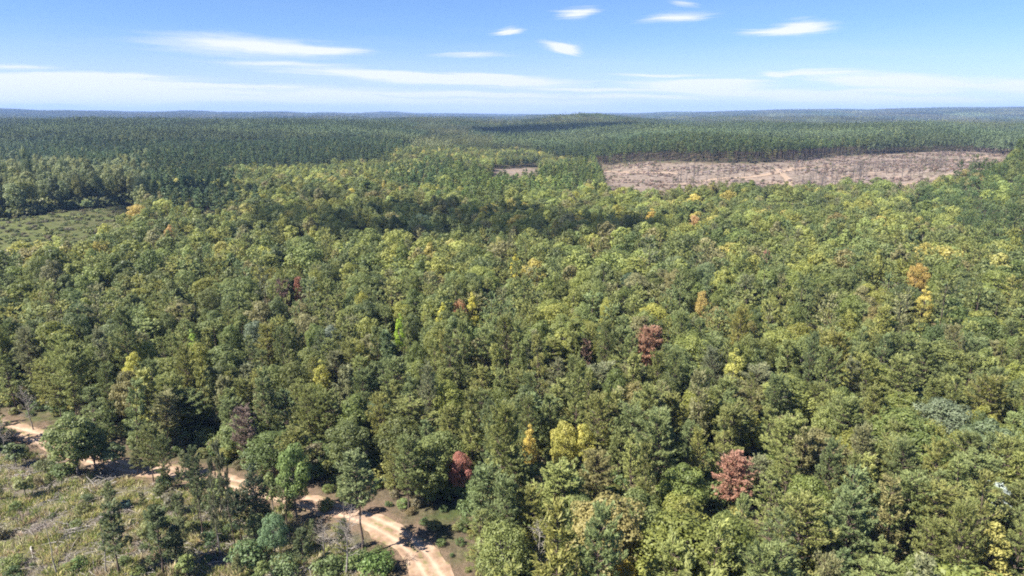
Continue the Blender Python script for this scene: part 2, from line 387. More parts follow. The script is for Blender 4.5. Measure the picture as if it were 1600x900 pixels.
def ribbon(name, c, width, mat, lift, ruts=True, seed=5):
    r = np.random.default_rng(seed); n = len(c); t = unit(np.gradient(c, axis=0)); s = np.stack([t[:, 1], -t[:, 0]], 1)
    w = np.broadcast_to(width, n)*.5
    k = 21; uu = np.linspace(-1, 1, k)
    jl = np.convolve(r.normal(0, .5, n+8), np.ones(5)/5, 'same')[4:4+n]; jr = np.convolve(r.normal(0, .5, n+8), np.ones(5)/5, 'same')[4:4+n]
    off = uu[None]*w[:, None]; off = off+np.where(uu[None] < 0, jl[:, None], jr[:, None])*np.abs(uu[None])**3*1.3
    x = c[:, 0:1]+s[:, 0:1]*off; y = c[:, 1:2]+s[:, 1:2]*off
    rut = np.exp(-((np.abs(off)-.95)/.32)**2)
    z = H(x, y)+lift-rut*.07*ruts+.03*wav(x, y, 2.1, 71)-.02*np.abs(uu[None])**4
    co = np.stack([x, y, z], -1).reshape(-1, 3)
    i = np.arange(n-1)[:, None]*k; j = np.arange(k-1)[None]; f = np.stack([i+j, i+k+j, i+k+j+1, i+j+1], -1).reshape(-1, 4)
    me = bpy.data.meshes.new(name); me.from_pydata(co.tolist(), [], f.tolist())
    me.attributes.new('across', 'FLOAT', 'POINT').data.foreach_set('value', rut.ravel().astype('f4'))
    ed = np.clip(np.exp(-(off/.4)**2)*.85*(np.sin(np.arange(n)*.09)[:, None] > -.5)+np.broadcast_to(np.abs(uu)**6, off.shape), 0, 1)
    me.attributes.new('edge', 'FLOAT', 'POINT').data.foreach_set('value', ed.ravel().astype('f4'))
    me.materials.append(mat); me.polygons.foreach_set('use_smooth', np.ones(len(f), bool)); me.update()
    o = bpy.data.objects.new(name, me); C.objects.link(o); tag(o, kind='structure'); return o
wid = np.interp(np.linspace(0, 1, len(roadc)), [0, .25, .5, .66, .8, 1], [5.2, 4.6, 4.8, 3.8, 4.6, 6.0])
ribbon('dirt_road', roadc, wid, M_DIRT, .12)
M_TRACK = dirt_material('track_dirt', (.19, .13, .09), (.28, .2, .145), (.36, .275, .205))
for k, tp in enumerate([[(1050, 290), (1120, 280), (1180, 276), (1260, 262), (1330, 258), (1420, 256), (1500, 252), (1570, 240)],
                        [(1215, 264), (1222, 272), (1232, 282), (1228, 300)], [(945, 268), (1010, 270), (1060, 272)]]):
    tr = resample(np.array([at(*q)[:2] for q in tp]), 3.0)
    ribbon('dirt_track', tr, 7.0, M_TRACK, .25, False, 20+k)

# ------------------------------------------------------------------ tree shapes
def pine_crown(seed, Ht, rad, cb=.3, nb=70, tufts=12, per=4, ln=.5, wd=.16, shape=.75, droop=.0, stemmb=None, sparse=1.0, flat=.5):
    """branches in rough whorls; each carries a flat fan of needle tufts. Returns crown MB; branch wood goes to stemmb"""
    r = np.random.default_rng(seed); mb = MB()
    lean = r.normal(0, .02*Ht, 2)
    def axis(t): return np.array([lean[0]*t*t, lean[1]*t*t, Ht*t])
    nwh = max(6, int(nb/5)); k = 0; lop = r.uniform(.75, 1.25, 8)
    for w in range(nwh):
        t = cb+(1-cb)*max(0., (w+r.uniform(-.3, .3))/nwh)**.9; t = min(max(t, cb), .985)
        tt = (t-cb)/(1-cb)
        prof = (1-tt**2.1)**shape*min(1, .52+tt*1.3) if shape < .5 else (1-tt)**shape*(.62+.38*min(1, tt*4+.25))
        base_a = r.uniform(0, 6.28)
        for b in range(5):
            if r.random() > sparse: continue
            a = base_a+b*6.283/5+r.normal(0, .3)
            L = rad*prof*r.uniform(.65, 1.2)*lop[int(a/6.283*8) % 8]+.35
            up = r.uniform(.1, .5)+.6*tt**1.5-droop
            dr = np.array([math.cos(a), math.sin(a), up]); dr /= np.linalg.norm(dr)
            s = np.linspace(0, 1, 4)
            p0 = axis(t); P = p0+np.outer(s*L, dr); P[:, 2] += (s**2)*L*r.uniform(-.08, .16)
            if stemmb is not None: stemmb.tube(P, np.interp(s, [0, 1], [.022*L+.015, .008]), 3, r.uniform(.2, .8), 0)
            n = max(3, int(tufts*(.4+L/rad)*r.uniform(.8, 1.2)))
            ss = r.uniform(.25, 1.03, n)**.8; lat = np.array([-dr[1], dr[0], 0]); lat /= np.linalg.norm(lat)
            side = r.uniform(-1, 1, n)*L*.36*np.sqrt(np.clip(1.15-ss, .05, 1))
            c = p0+np.outer(ss*L, dr); c[:, 2] += ss**2*L*.05+r.normal(0, .1, n)*flat*2-np.abs(side)*.12
            c += np.outer(side, lat)
            td = unit(dr*.8+np.outer(np.sign(side)*.7, lat)*np.minimum(1, np.abs(side)*2)[:, None]+np.array([0, 0, .25]))
            cc = np.repeat(c, per, 0)+r.normal(0, .09, (n*per, 3)); dd = np.repeat(td, per, 0)+r.normal(0, .55, (n*per, 3))
            nn = np.array([0, 0, 1.])+r.normal(0, .42, (n*per, 3))
            val = np.clip(np.repeat(r.normal(.5, .17, n), per)+r.normal(0, .12, n*per), 0, 1)
            mb.quads(leaf_quads(cc, dd, nn, ln*r.uniform(.7, 1.3, n*per), wd*r.uniform(.7, 1.3, n*per)), val)
    # leader
    n = int(6*per); c = axis(1)+np.stack([r.normal(0, .12, n), r.normal(0, .12, n), -r.uniform(0, .06*Ht, n)], 1)
    dd = np.array([0, 0, 1.])+r.normal(0, .5, (n, 3)); mb.quads(leaf_quads(c, dd, r.normal(0, 1, (n, 3)), np.full(n, ln), np.full(n, wd)), np.clip(r.normal(.6, .15, n), 0, 1))
    t = np.linspace(0, .97, 7); pts = np.array([axis(q) for q in t]); pts[:, 0] += r.normal(0, .05, 7)
    if stemmb is not None: stemmb.tube(pts, np.interp(t, [0, .05, 1], [.013*Ht+.04, .0105*Ht, .02]), 6, .5, 0)
    return mb
def broad_crown(seed, Ht, rad, cb=.25, lobes=28, leaves=130, ln=.42, wd=.3, point=0., lobe=(.26, .42), stemmb=None):
    r = np.random.default_rng(seed); mb = MB()
    zc = Ht*(cb+1)/2; rz = Ht*(1-cb)/2
    pts = []; tries = 0
    while len(pts) < lobes and tries < 4000:
        tries += 1
        d = r.normal(0, 1, 3); d /= np.linalg.norm(d)
        if d[2] < -.75: continue
        q = r.uniform(.55, .86)
        p = d*q; taper = 1-point*max(0, (p[2]+.3)/1.3)
        lr = rad*r.uniform(*lobe)*(1-.4*point*max(0, p[2]))
        P = np.array([p[0]*rad*taper, p[1]*rad*taper, zc+p[2]*rz])
        if any(np.linalg.norm(P-o) < .55*(lr+l2)*.95 for o, l2 in pts) and tries < 3000: continue
        pts.append((P, lr))
    top = np.array([0, 0, Ht-rad*.25]); pts.append((top, rad*.28*(1-.4*point)))
    for P, lr in pts:
        n = int(leaves*(lr/(rad*.34))**2)+10
        d = unit(r.normal(0, 1, (n, 3))); d = d[d[:, 2] > -.55-.2*r.random(len(d))]; n = len(d)
        sub = unit(r.normal(0, 1, (9, 3)))                    # smaller bumps on each lobe
        bump = np.max(d@sub.T, 1)
        q = lr*(.62+.42*bump**3+r.uniform(-.12, .08, n))
        c = P+d*q[:, None]*np.array([1.05, 1.05, .85])
        nn = unit(d*1.0+np.array([0, 0, .35])+r.normal(0, .45, (n, 3))); tg = np.cross(nn, r.normal(0, 1, (n, 3)))
        base = r.normal(.5, .13); val = np.clip(base+r.normal(0, .13, n), 0, 1)
        mb.quads(leaf_quads(c, tg, nn, ln*r.uniform(.65, 1.35, n), wd*r.uniform(.65, 1.35, n)), val)
        if stemmb is not None:
            b0 = np.array([0, 0, min(P[2]-.1*Ht, Ht*r.uniform(cb*.8, .7))]); b0[2] = max(b0[2], Ht*cb*.7)
            m = (b0+P)/2+np.array([0, 0, -.06*Ht]); s = np.linspace(0, 1, 5)[:, None]
            stemmb.tube((1-s)**2*b0+2*s*(1-s)*m+s*s*P, np.linspace(.007*Ht+.02, .015, 5), 4, r.uniform(.2, .8), 0)
    if stemmb is not None:
        t = np.linspace(0, .9, 8); p = np.stack([np.cumsum(r.normal(0, .04, 8)), np.cumsum(r.normal(0, .04, 8)), t*Ht], 1); p[0, :2] = 0
        stemmb.tube(p, np.interp(t, [0, .04, .9], [.022*Ht+.03, .0155*Ht, .02]), 7, .5, 0)
    return mb
def bare_wood(seed, Ht, nb=26, spread=.25, cb=.35, twig=5, rad0=.012):
    r = np.random.default_rng(seed); mb = MB()
    t = np.linspace(0, 1, 8); p = np.stack([np.cumsum(r.normal(0, .012*Ht, 8)), np.cumsum(r.normal(0, .012*Ht, 8)), t*Ht], 1); p[0, :2] = 0
    mb.tube(p, np.interp(t, [0, .05, 1], [rad0*Ht*1.3+.02, rad0*Ht+.01, .015]), 6, .5)
    for _ in range(nb):
        q = r.uniform(cb, .98); a = r.uniform(0, 6.28); L = Ht*spread*(1.15-q)*r.uniform(.5, 1.3)+.3
        b0 = np.array([np.interp(q, t, p[:, 0]), np.interp(q, t, p[:, 1]), q*Ht])
        d = np.array([math.cos(a), math.sin(a), r.uniform(.1, .9)]); d /= np.linalg.norm(d); s = np.linspace(0, 1, 4)
        P = b0+np.outer(s*L, d); P[:, 2] += s**2*L*.15; P[1:] += r.normal(0, .04*L, (3, 3))
        mb.tube(P, np.linspace(.016*L+.012, .01, 4), 3, r.uniform(.2, .8))
        for _k in range(twig):
            ss = r.uniform(.35, 1); c = b0+d*L*ss; dd = unit(d+r.normal(0, .6, 3)); l2 = L*.35*r.uniform(.5, 1.2)
            mb.tube(np.array([c, c+dd*l2*.5+r.normal(0, .03, 3), c+dd*l2]), [.012, .01, .006], 3, r.uniform(.2, .8))
    return mb

UNLINKED = []
def proto(me, name):
    o = bpy.data.objects.new(name, me); return o
M_DARKBARK = bark_mat('dark_bark', (.07, .058, .05), (.19, .165, .145))
NEAR = {}      # kind -> list of (crown mesh, trunk mesh, design height, design radius)
def near_pines(kind, n, seed, Ht, rad, **k):
    out = []
    for i in range(n):
        st = MB(); h = Ht*(1+.08*((i*37 % 7)-3)/3); rr = rad*(1+.15*((i*53 % 7)-3)/3)
        cr = pine_crown(seed+i, h, rr, stemmb=st, **k)
        out.append((cr.mesh(kind+'_crown', [M_NEEDLE]), st.mesh(kind+'_trunk', [M_BARK], True), h, rr))
    NEAR[kind] = out
def near_broad(kind, n, seed, Ht, rad, bark=None, **k):
    out = []
    for i in range(n):
        st = MB(); h = Ht*(1+.08*((i*37 % 7)-3)/3); rr = rad*(1+.15*((i*53 % 7)-3)/3)
        cr = broad_crown(seed+i, h, rr, stemmb=st, **k)
        out.append((cr.mesh(kind+'_crown', [M_LEAF]), st.mesh(kind+'_trunk', [bark or M_GREY], True), h, rr))
    NEAR[kind] = out
near_pines('pine', 10, 100, 13.5, 3.5, cb=.3, nb=75, tufts=14, per=6, ln=.52, wd=.12, shape=.48)
a_ = NEAR['pine']
near_pines('pine', 5, 120, 13.5, 3.2, cb=.18, nb=62, tufts=12, per=6, ln=.5, wd=.11, shape=.6, sparse=.8)
NEAR['pine'] = a_+NEAR['pine']
near_pines('slim_pine', 5, 140, 9, 1.4, cb=.34, nb=44, tufts=8, per=7, ln=.46, wd=.11, shape=.5, flat=.8, sparse=.85)
near_pines('high_pine', 2, 150, 16, 2.9, cb=.52, nb=50, tufts=13, per=5, ln=.55, wd=.16, shape=.55)
near_pines('dead_pine', 3, 160, 11, 2.6, cb=.32, nb=75, tufts=11, per=5, ln=.42, wd=.12, shape=.48)
near_pines('cedar', 2, 170, 8.5, 1.9, cb=.05, nb=70, tufts=13, per=6, ln=.45, wd=.2, shape=.55)
near_broad('oak', 8, 200, 12.5, 3.7, cb=.16, lobes=34, leaves=300, ln=.32, wd=.22)
near_broad('poplar', 5, 240, 14, 2.5, cb=.15, lobes=30, leaves=200, ln=.28, wd=.2, point=.6, lobe=(.28, .42))
near_broad('shrub', 4, 260, 2.2, 1.5, cb=.0, lobes=14, leaves=60, ln=.26, wd=.16, lobe=(.3, .5))
near_broad('sapling', 3, 270, 5.5, 1.5, cb=.3, lobes=14, leaves=60, ln=.35, wd=.22, lobe=(.3, .5))

def joined(parts, name, mats):
    """one mesh from (MB, material slot) pairs"""
    a = MB()
    for m, slot in parts:
        v = np.concatenate(m.v); f = np.concatenate(m.f4)+a.n; at_ = np.concatenate(m.a4).copy(); at_[:, 1] = slot
        a.v.append(v); a.f4.append(f); a.a4.append(at_); a.n += len(v)
    return a.mesh(name, mats)
def far_pine(i, Ht, rad, cb, **k):
    st = MB(); cr = pine_crown(300+i, Ht, rad, cb=cb, nb=30, tufts=k.pop('tufts', 5), per=3, ln=k.pop('ln', 1.0), wd=k.pop('wd', .42), stemmb=None, **k)
    st.tube([[0, 0, 0], [0, 0, Ht*.9]], [.2, .05], 4, .5)
    return proto(joined([(cr, 0), (st, 1)], 'pine_far', [M_NEEDLE, M_BARK]), 'pine_far')
def far_broad(i, Ht, rad, point, cb):
    st = MB(); cr = broad_crown(340+i, Ht, rad, cb, 22, 85, .6, .44, point, (.28, .44))
    st.tube([[0, 0, 0], [0, 0, Ht*.7]], [.24, .08], 4, .5)
    return proto(joined([(cr, 0), (st, 1)], 'broadleaf_far', [M_LEAF, M_GREY]), 'broadleaf_far')
FAR_PINE = [far_pine(i, 13.5, 3.4*(1+.1*(i-2)), .24, shape=.48, tufts=8, ln=.8, wd=.28) for i in range(5)]
FAR_LOB = [far_pine(20+i, 18, 2.5, .42, shape=.6, tufts=6, ln=1.1, wd=.5) for i in range(4)]
FAR_LOB_B = [far_pine(30+i, 18, 2.6, .35, shape=.6, tufts=4, ln=1.0, wd=.4) for i in range(2)]
FAR_TALL = [far_pine(26+i, 19, 2.4, .6, shape=.5, tufts=6, ln=1.0, wd=.45) for i in range(3)]
FAR_OAK = [far_broad(i, 12.5, 3.8*(1+.1*(i-2)), 0, .15) for i in range(5)]
FAR_POP = [far_broad(10+i, 14, 2.6, .6, .15) for i in range(3)]

# ------------------------------------------------------------------ scattering of what nobody could count
def scatter(name, protos, pts, rot, scale, idx, tint):
    col = bpy.data.collections.new(name+'_shapes')
    for k, p in enumerate(protos):
        p.name = f'{name}_shape_{k:02d}'; col.objects.link(p)
    me = bpy.data.meshes.new(name); n = len(pts)
    me.vertices.add(n); me.vertices.foreach_set('co', np.asarray(pts, 'f4').ravel())
    rot = np.asarray(rot, 'f4'); rot = rot if rot.ndim == 2 else np.stack([rot*0, rot*0, rot], 1)
    scale = np.asarray(scale, 'f4'); scale = scale if scale.ndim == 2 else np.stack([scale]*3, 1)
    for nm, v in (('spin', rot), ('size', scale), ('tint', np.asarray(tint, 'f4'))):
        me.attributes.new(nm, 'FLOAT_VECTOR', 'POINT').data.foreach_set('vector', np.ascontiguousarray(v, 'f4').ravel())
    me.attributes.new('pick', 'INT', 'POINT').data.foreach_set('value', np.asarray(idx, 'i4'))
    o = bpy.data.objects.new(name, me); C.objects.link(o); tag(o, kind='stuff')
    g = bpy.data.node_groups.new(name+'_nodes', 'GeometryNodeTree')
    g.interface.new_socket('Geometry', in_out='INPUT', socket_type='NodeSocketGeometry'); g.interface.new_socket('Geometry', in_out='OUTPUT', socket_type='NodeSocketGeometry')
    N, L = g.nodes, g.links
    i = N.new('NodeGroupInput'); out = N.new('NodeGroupOutput'); ip = N.new('GeometryNodeInstanceOnPoints'); ci = N.new('GeometryNodeCollectionInfo')
    ci.inputs['Collection'].default_value = col; ci.inputs['Separate Children'].default_value = True; ci.inputs['Reset Children'].default_value = True
    def na(nm, t):
        a = N.new('GeometryNodeInputNamedAttribute'); a.data_type = t; a.inputs[0].default_value = nm; return a.outputs[0]
    e = N.new('FunctionNodeEulerToRotation'); L.new(na('spin', 'FLOAT_VECTOR'), e.inputs[0])
    L.new(i.outputs[0], ip.inputs['Points']); L.new(ci.outputs[0], ip.inputs['Instance']); ip.inputs['Pick Instance'].default_value = True
    L.new(na('pick', 'INT'), ip.inputs['Instance Index']); L.new(e.outputs[0], ip.inputs['Rotation']); L.new(na('size', 'FLOAT_VECTOR'), ip.inputs['Scale'])
    L.new(ip.outputs[0], out.inputs[0])
    md = o.modifiers.new('scatter', 'NODES'); md.node_group = g
    return o

# ------------------------------------------------------------------ where which tree stands
PLANT_L = [(-500, 186), (640, 186), (655, 212), (590, 246), (400, 260), (220, 256), (150, 262), (-500, 272)]
PLANT_R = [(700, 186), (1000, 186), (2100, 190), (2100, 245), (1580, 236), (1300, 250), (1150, 262), (960, 256), (860, 240), (760, 215)]
YOUNG = [(590, 262), (700, 250), (770, 268), (850, 262), (935, 250), (938, 292), (860, 300), (740, 300), (620, 292)]
HILL_R = [(1420, 318), (1460, 290), (1500, 262), (1600, 232), (2100, 180), (2100, 440), (1620, 400), (1500, 345)]
DARK_P = [(205, 262), (330, 256), (365, 300), (350, 335), (290, 330), (225, 300)]
def pal(n, cols, w, jit=.12):
    cols = np.array(cols); i = rng.choice(len(cols), n, p=np.array(w)/np.sum(w))
    w_ = rng.normal(0, .06, (n, 1))*np.array([[.7, .1, -.9]])      # warmer or cooler
    return cols[i]*np.exp(rng.normal(0, jit, (n, 1)))*np.exp(w_), i
OLIVE = [(0.1447, 0.1483, 0.0473), (0.1692, 0.1628, 0.0497), (0.1288, 0.1434, 0.0545), (0.1534, 0.1434, 0.0663)]
GREENS = [(0.1176, 0.126, 0.0381), (0.0921, 0.106, 0.028), (0.1333, 0.14, 0.0347), (0.1646, 0.16, 0.0381), (0.1519, 0.13, 0.0515), (0.0764, 0.086, 0.028)]
AUTUMN = [(0.2288, 0.2024, 0.0396), (0.264, 0.1848, 0.0528), (0.2816, 0.1672, 0.0792), (0.176, 0.176, 0.0396), (0.1408, 0.0968, 0.0528)]
DEEP = [(0.068, 0.09, 0.04), (0.078, 0.098, 0.045), (0.056, 0.075, 0.036)]

# distinct trees of the photo: (kind, name, base pixel or top pixel, height m, crown radius m, tint, label, category)
HERO = []
def hero(kind, name, top, Ht, rad, tint, label, short, base=None):
    """top: photo pixel of the tree's tip; base: pixel of its foot where the photo shows it"""
    if base is not None:
        x, y, z = at(*base)
        d = math.hypot(x, y); dd = px_dir(*top); Ht = CAM_H+dd[2]/math.hypot(dd[0], dd[1])*d-z
    else: x, y, z = at(top[0], top[1], Ht)
    HERO.append(dict(kind=kind, name=name, x=x, y=y, z=z, h=Ht, r=rad, tint=tint, label=label, short=short))
RUST = (.24, .1, .065); YEL = (.25, .235, .06); LIME = (.24, .28, .04)
hero('dead_pine', 'dead_pine_tree', (1015, 512), 12.5, 3.6, (.23, .135, .085), 'largest round rust-brown dead pine, alone among green pines in mid forest', 'the large rust-brown pine')
hero('dead_pine', 'dead_pine_tree', (914, 531), 11, 1.6, (.2, .13, .095), 'small rust-brown dead pine to the left of the largest rust-brown one', 'the small rust-brown pine')
hero('dead_pine', 'dead_pine_tree', (1147, 710), 10.5, 3.0, (.25, .14, .095), 'compact brick-red dead pine among olive pines on the near right', 'the brick-red pine')
hero('oak', 'red_leaved_tree', (718, 704), 8.5, 1.9, (.23, .105, .075), 'bright red-leaved small tree beside the pines just right of the dirt road', 'the bright red tree', None)
hero('dead_pine', 'dead_pine_tree', (440, 438), 12, 2.8, (.15, .1, .085), 'purplish brown fading pine, the duller of a pair in the left middle forest', 'the purplish brown pine')
hero('dead_pine', 'dead_pine_tree', (463, 434), 12, 1.7, (.24, .12, .08), 'orange-brown slim dead pine right beside the purplish brown one', 'the orange-brown slim pine')
hero('dead_pine', 'dead_pine_tree', (1200, 393), 12, 1.8, (.22, .12, .085), 'farthest dull red dead pine, in front of rounded oaks on the right', 'the far dull red pine')
hero('dead_pine', 'dead_pine_tree', (368, 640), 11.5, 2.4, (.13, .095, .075), 'grey-brown thin pine standing behind the dirt road on the left', 'the grey-brown road pine', (385, 735))
hero('poplar', 'yellow_tree', (1152, 541), 15, 2.7, (.24, .235, .06), 'tall pointed yellow-topped tree rising above olive pines right of centre', 'the tall pointed yellow tree')
hero('oak', 'yellow_tree', (882, 656), 11, 2.2, YEL, 'brightest lemon-yellow tree, round-topped, low in the middle foreground', 'the lemon-yellow tree')
hero('oak', 'yellow_tree', (912, 659), 10.5, 2.0, (.27, .25, .06), 'yellow round tree touching the right side of the brightest lemon-yellow tree', 'the second lemon-yellow tree')
hero('poplar', 'yellow_tree', (827, 660), 10.5, 1.5, (.34, .27, .07), 'small straw-yellow treetop left of the brightest lemon-yellow tree', 'the small straw-yellow tree')
hero('poplar', 'yellow_tree', (1180, 640), 11, 1.8, (.27, .25, .055), 'narrow yellow tree above and behind the brick-red dead pine', 'the narrow yellow tree')
hero('oak', 'yellow_tree', (765, 635), 10, 2.0, (.22, .21, .05), 'mustard-green small tree between pines, behind the bright red tree', 'the mustard-green tree')
hero('oak', 'yellow_tree', (982, 868), 8, 1.7, (.3, .24, .05), 'golden bushy treetop nearest the viewer, low in the middle', 'the near golden tree')
hero('poplar', 'yellow_tree', (1560, 815), 11, 2.4, (.25, .23, .07), 'pale yellow tree in the nearest right corner of the forest', 'the corner yellow tree')
hero('oak', 'yellow_tree', (210, 550), 11.5, 2.7, (.24, .23, .05), 'yellow-topped round tree among green oaks at the far left middle', 'the left yellow tree')
hero('poplar', 'lime_tree', (300, 512), 13, 1.8, (.2, .26, .045), 'columnar lime-green tree on the left, beside a dark oak', 'the columnar lime tree')
hero('poplar', 'lime_tree', (622, 487), 13, 1.5, (.2, .27, .03), 'small bright lime-green pointed tree left of the forest centre', 'the bright lime tree')
hero('poplar', 'yellow_tree', (688, 470), 13.5, 1.9, (.27, .26, .05), 'narrow olive-yellow tree standing in the very middle of the forest', 'the middle olive-yellow tree')
hero('poplar', 'yellow_tree', (738, 455), 13.5, 1.8, (.3, .27, .05), 'yellow pointed tree behind and right of the narrow olive-yellow one', 'the yellow tree at mid forest')
hero('oak', 'orange_tree', (717, 465), 12, 2.1, (.26, .15, .07), 'orange-brown rounded tree between two narrow yellow trees', 'the orange-brown tree')
hero('poplar', 'yellow_tree', (802, 395), 14.5, 2.0, (.34, .3, .05), 'yellow columnar tree rising in the sunlit middle of the forest', 'the yellow column tree')
hero('poplar', 'yellow_tree', (500, 560), 12.5, 2.4, (.22, .21, .045), 'broad mustard-yellow tree left of centre with dark pines around', 'the mustard tree')
hero('oak', 'orange_tree', (1100, 455), 12, 2.5, (.26, .2, .065), 'tan-gold round tree right of the big pale oaks', 'the tan-gold tree')
hero('oak', 'orange_tree', (1085, 335), 12.5, 3.3, (.3, .2, .09), 'peach-orange round tree among green trees below the bare clearing', 'the peach-orange tree')
hero('poplar', 'yellow_tree', (1018, 325), 14, 4.2, (.3, .22, .05), 'golden broad-topped tree left of the peach-orange one', 'the broad golden tree')
hero('oak', 'orange_tree', (1437, 410), 13, 3.6, (.25, .18, .05), 'rusty gold large tree in the right-hand forest', 'the rusty gold tree')
hero('poplar', 'yellow_tree', (1450, 445), 13, 2.4, (.32, .27, .07), 'light yellow tree just in front of the rusty gold one', 'the light yellow tree')
hero('oak', 'orange_tree', (212, 318), 14, 5.6, (.27, .21, .06), 'large amber tree at the right end of the left hillside clearing', 'the large amber tree')
hero('oak', 'orange_tree', (262, 350), 12, 2.6, (.29, .2, .075), 'small orange tree right of the large amber one', 'the small orange tree')
hero('poplar', 'yellow_tree', (570, 276), 15, 5.5, (.3, .24, .07), 'yellow-tan broad tree below the young pine block, left of centre', 'the yellow-tan broad tree')
hero('oak', 'orange_tree', (548, 294), 14, 5.0, (.3, .26, .06), 'golden green tree left of and before the yellow-tan broad tree', 'the golden green tree')
hero('poplar', 'yellow_tree', (625, 290), 14, 3.3, (.28, .21, .085), 'peach-yellow pointed tree right of the yellow-tan broad tree', 'the peach-yellow tree')
hero('oak', 'oak_tree', (1062, 398), 14, 5.5, (.12, .14, .06), 'largest pale green oak with a cauliflower crown, right of centre', 'the largest pale oak')
hero('oak', 'oak_tree', (1105, 408), 13, 4.4, (.11, .135, .06), 'pale green oak joined to the right side of the largest pale oak', 'the second pale oak')
hero('oak', 'oak_tree', (985, 425), 12.5, 3.9, (.06, .085, .045), 'dark blue-green oak left of the largest pale oak', 'the dark oak')
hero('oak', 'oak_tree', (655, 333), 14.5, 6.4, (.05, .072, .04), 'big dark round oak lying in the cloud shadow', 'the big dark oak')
hero('oak', 'oak_tree', (1478, 622), 12.5, 4.6, (.115, .135, .075), 'silvery green wide oak on the right with dark hollows below', 'the silvery wide oak')
hero('oak', 'oak_tree', (1555, 655), 12.5, 4.2, (.1, .125, .06), 'dense green oak right of and below the silvery wide oak', 'the dense right oak')
hero('oak', 'pale_tree', (1556, 752), 9, 2.3, (.3, .33, .3), 'whitish grey-green tree at the right edge near the viewer', 'the whitish tree')
hero('oak', 'oak_tree', (397, 500), 12.5, 3.5, (.085, .105, .06), 'grey-green knobbly oak left of centre above a shadowed gap', 'the knobbly oak')
hero('oak', 'oak_tree', (172, 496), 13, 3.6, (.12, .14, .06), 'light green pointed oak right of two rounded ones on the left', 'the light pointed oak')
hero('oak', 'oak_tree', (120, 468), 13, 3.6, (.085, .11, .05), 'rounded mid-green oak, right one of two rounded oaks on the left', 'the right rounded oak')
hero('oak', 'oak_tree', (58, 468), 12.5, 4.0, (.14, .16, .06), 'rounded pale oak, left one of two rounded oaks on the left', 'the left rounded oak')
hero('oak', 'oak_tree', (215, 515), 12, 2.9, (.13, .125, .055), 'brown-tipped olive oak between the light pointed oak and the lime column', 'the brown-tipped oak')
hero('oak', 'oak_tree', (517, 507), 12.5, 3.4, (.11, .13, .09), 'bluish grey oak with a lumpy crown in the left centre', 'the bluish grey oak')
# foreground, feet visible
hero('oak', 'oak_tree', (120, 640), 12, 3.9, (.11, .13, .042), 'broad dark green oak between the dirt road and the grassy clearing', 'the roadside oak', (122, 742))
hero('oak', 'oak_tree', (152, 655), 10, 2.6, (.12, .14, .045), 'smaller green oak hugging the right side of the roadside oak', 'the smaller roadside oak', (150, 738))
hero('pine', 'conifer', (242, 664), 12, 2.3, (.125, .135, .048), 'bushy olive conifer standing in front of the dirt road bend', 'the bushy roadside conifer', (240, 752))
hero('pine', 'conifer', (264, 682), 10, 1.9, (.09, .105, .038), 'darker conifer joined to the right of the bushy roadside conifer', 'the darker roadside conifer', (262, 765))
hero('sapling', 'sapling', (177, 688), 6, 1.9, (.085, .105, .042), 'small round-crowned tree on a thin stem right of the roadside oak', 'the small roadside sapling', (182, 738))
hero('slim_pine', 'pine_tree', (210, 702), 5, 1.0, (.11, .115, .05), 'thin young pine left of the bushy roadside conifer', 'the thin roadside pine', (216, 742))
hero('slim_pine', 'pine_tree', (177, 786), 9, 1.9, (.075, .092, .04), 'sparse young pine in the grass, left of two near the bottom', 'the left grassland pine', (187, 897))
hero('slim_pine', 'pine_tree', (246, 787), 9, 2.0, (.075, .092, .04), 'sparse young pine in the grass, right of two near the bottom', 'the right grassland pine', (255, 899))
hero('high_pine', 'pine_tree', (318, 700), 10, 1.7, (.07, .085, .038), 'dark slender pine with drooping lower boughs in the clearing', 'the dark slender pine', (318, 843))
hero('slim_pine', 'pine_tree', (334, 712), 11, .7, (.1, .105, .055), 'nearly bare pole-like pine right of the dark slender pine', 'the pole-like pine', (343, 874))
hero('slim_pine', 'pine_tree', (363, 690), 11, .9, (.095, .1, .055), 'tall thin pine with few needles left of the blackish tree', 'the thin-needled pine', (369, 862))
hero('poplar', 'dark_tree', (398, 716), 9, 2.2, (.03, .042, .02), 'blackish green vine-laden tree at the right end of the grassy clearing', 'the blackish tree', (404, 838))
hero('high_pine', 'pine_tree', (567, 706), 13, 3.6, (.12, .14, .06), 'tall pine with a bare straight trunk and flat crown beside the road', 'the bare-trunked pine', (568, 866))
hero('oak', 'broadleaf_tree', (482, 688), 10, 2.4, (.13, .17, .05), 'fresh green leaning tree where the road passes behind, left of the tall pine', 'the fresh green tree', (463, 808))
hero('oak', 'broadleaf_tree', (437, 795), 7, 1.9, (.1, .145, .07), 'blue-green vine-covered clump in front of the road', 'the vine-covered clump', (430, 872))
hero('slim_pine', 'pine_tree', (297, 702), 6, 1.1, (.1, .11, .05), 'small thin pine standing before the sunny gap beyond the road', 'the thin gap pine', (299, 765))
hero('sapling', 'sapling', (345, 745), 6, 1.5, (.11, .13, .045), 'light green sapling behind the dark slender pine', 'the light green sapling', (346, 800))
hero('sapling', 'sapling', (425, 735), 6, 1.7, (.1, .12, .04), 'round-headed sapling between the blackish tree and the leaning green tree', 'the round-headed sapling', (428, 800))
hero('slim_pine', 'pine_tree', (447, 745), 6, 1.2, (.09, .105, .045), 'short slim pine left of the leaning green tree', 'the short slim pine', (448, 815))
hero('slim_pine', 'pine_tree', (287, 770), 6, 1.1, (.1, .115, .05), 'short pine left of the dark slender pine in the grass', 'the short grass pine', (288, 838))
hero('sapling', 'sapling', (535, 742), 5, 1.2, (.13, .15, .05), 'pale green sapling before the road, left of the bare-trunked pine', 'the pale sapling', (538, 812))
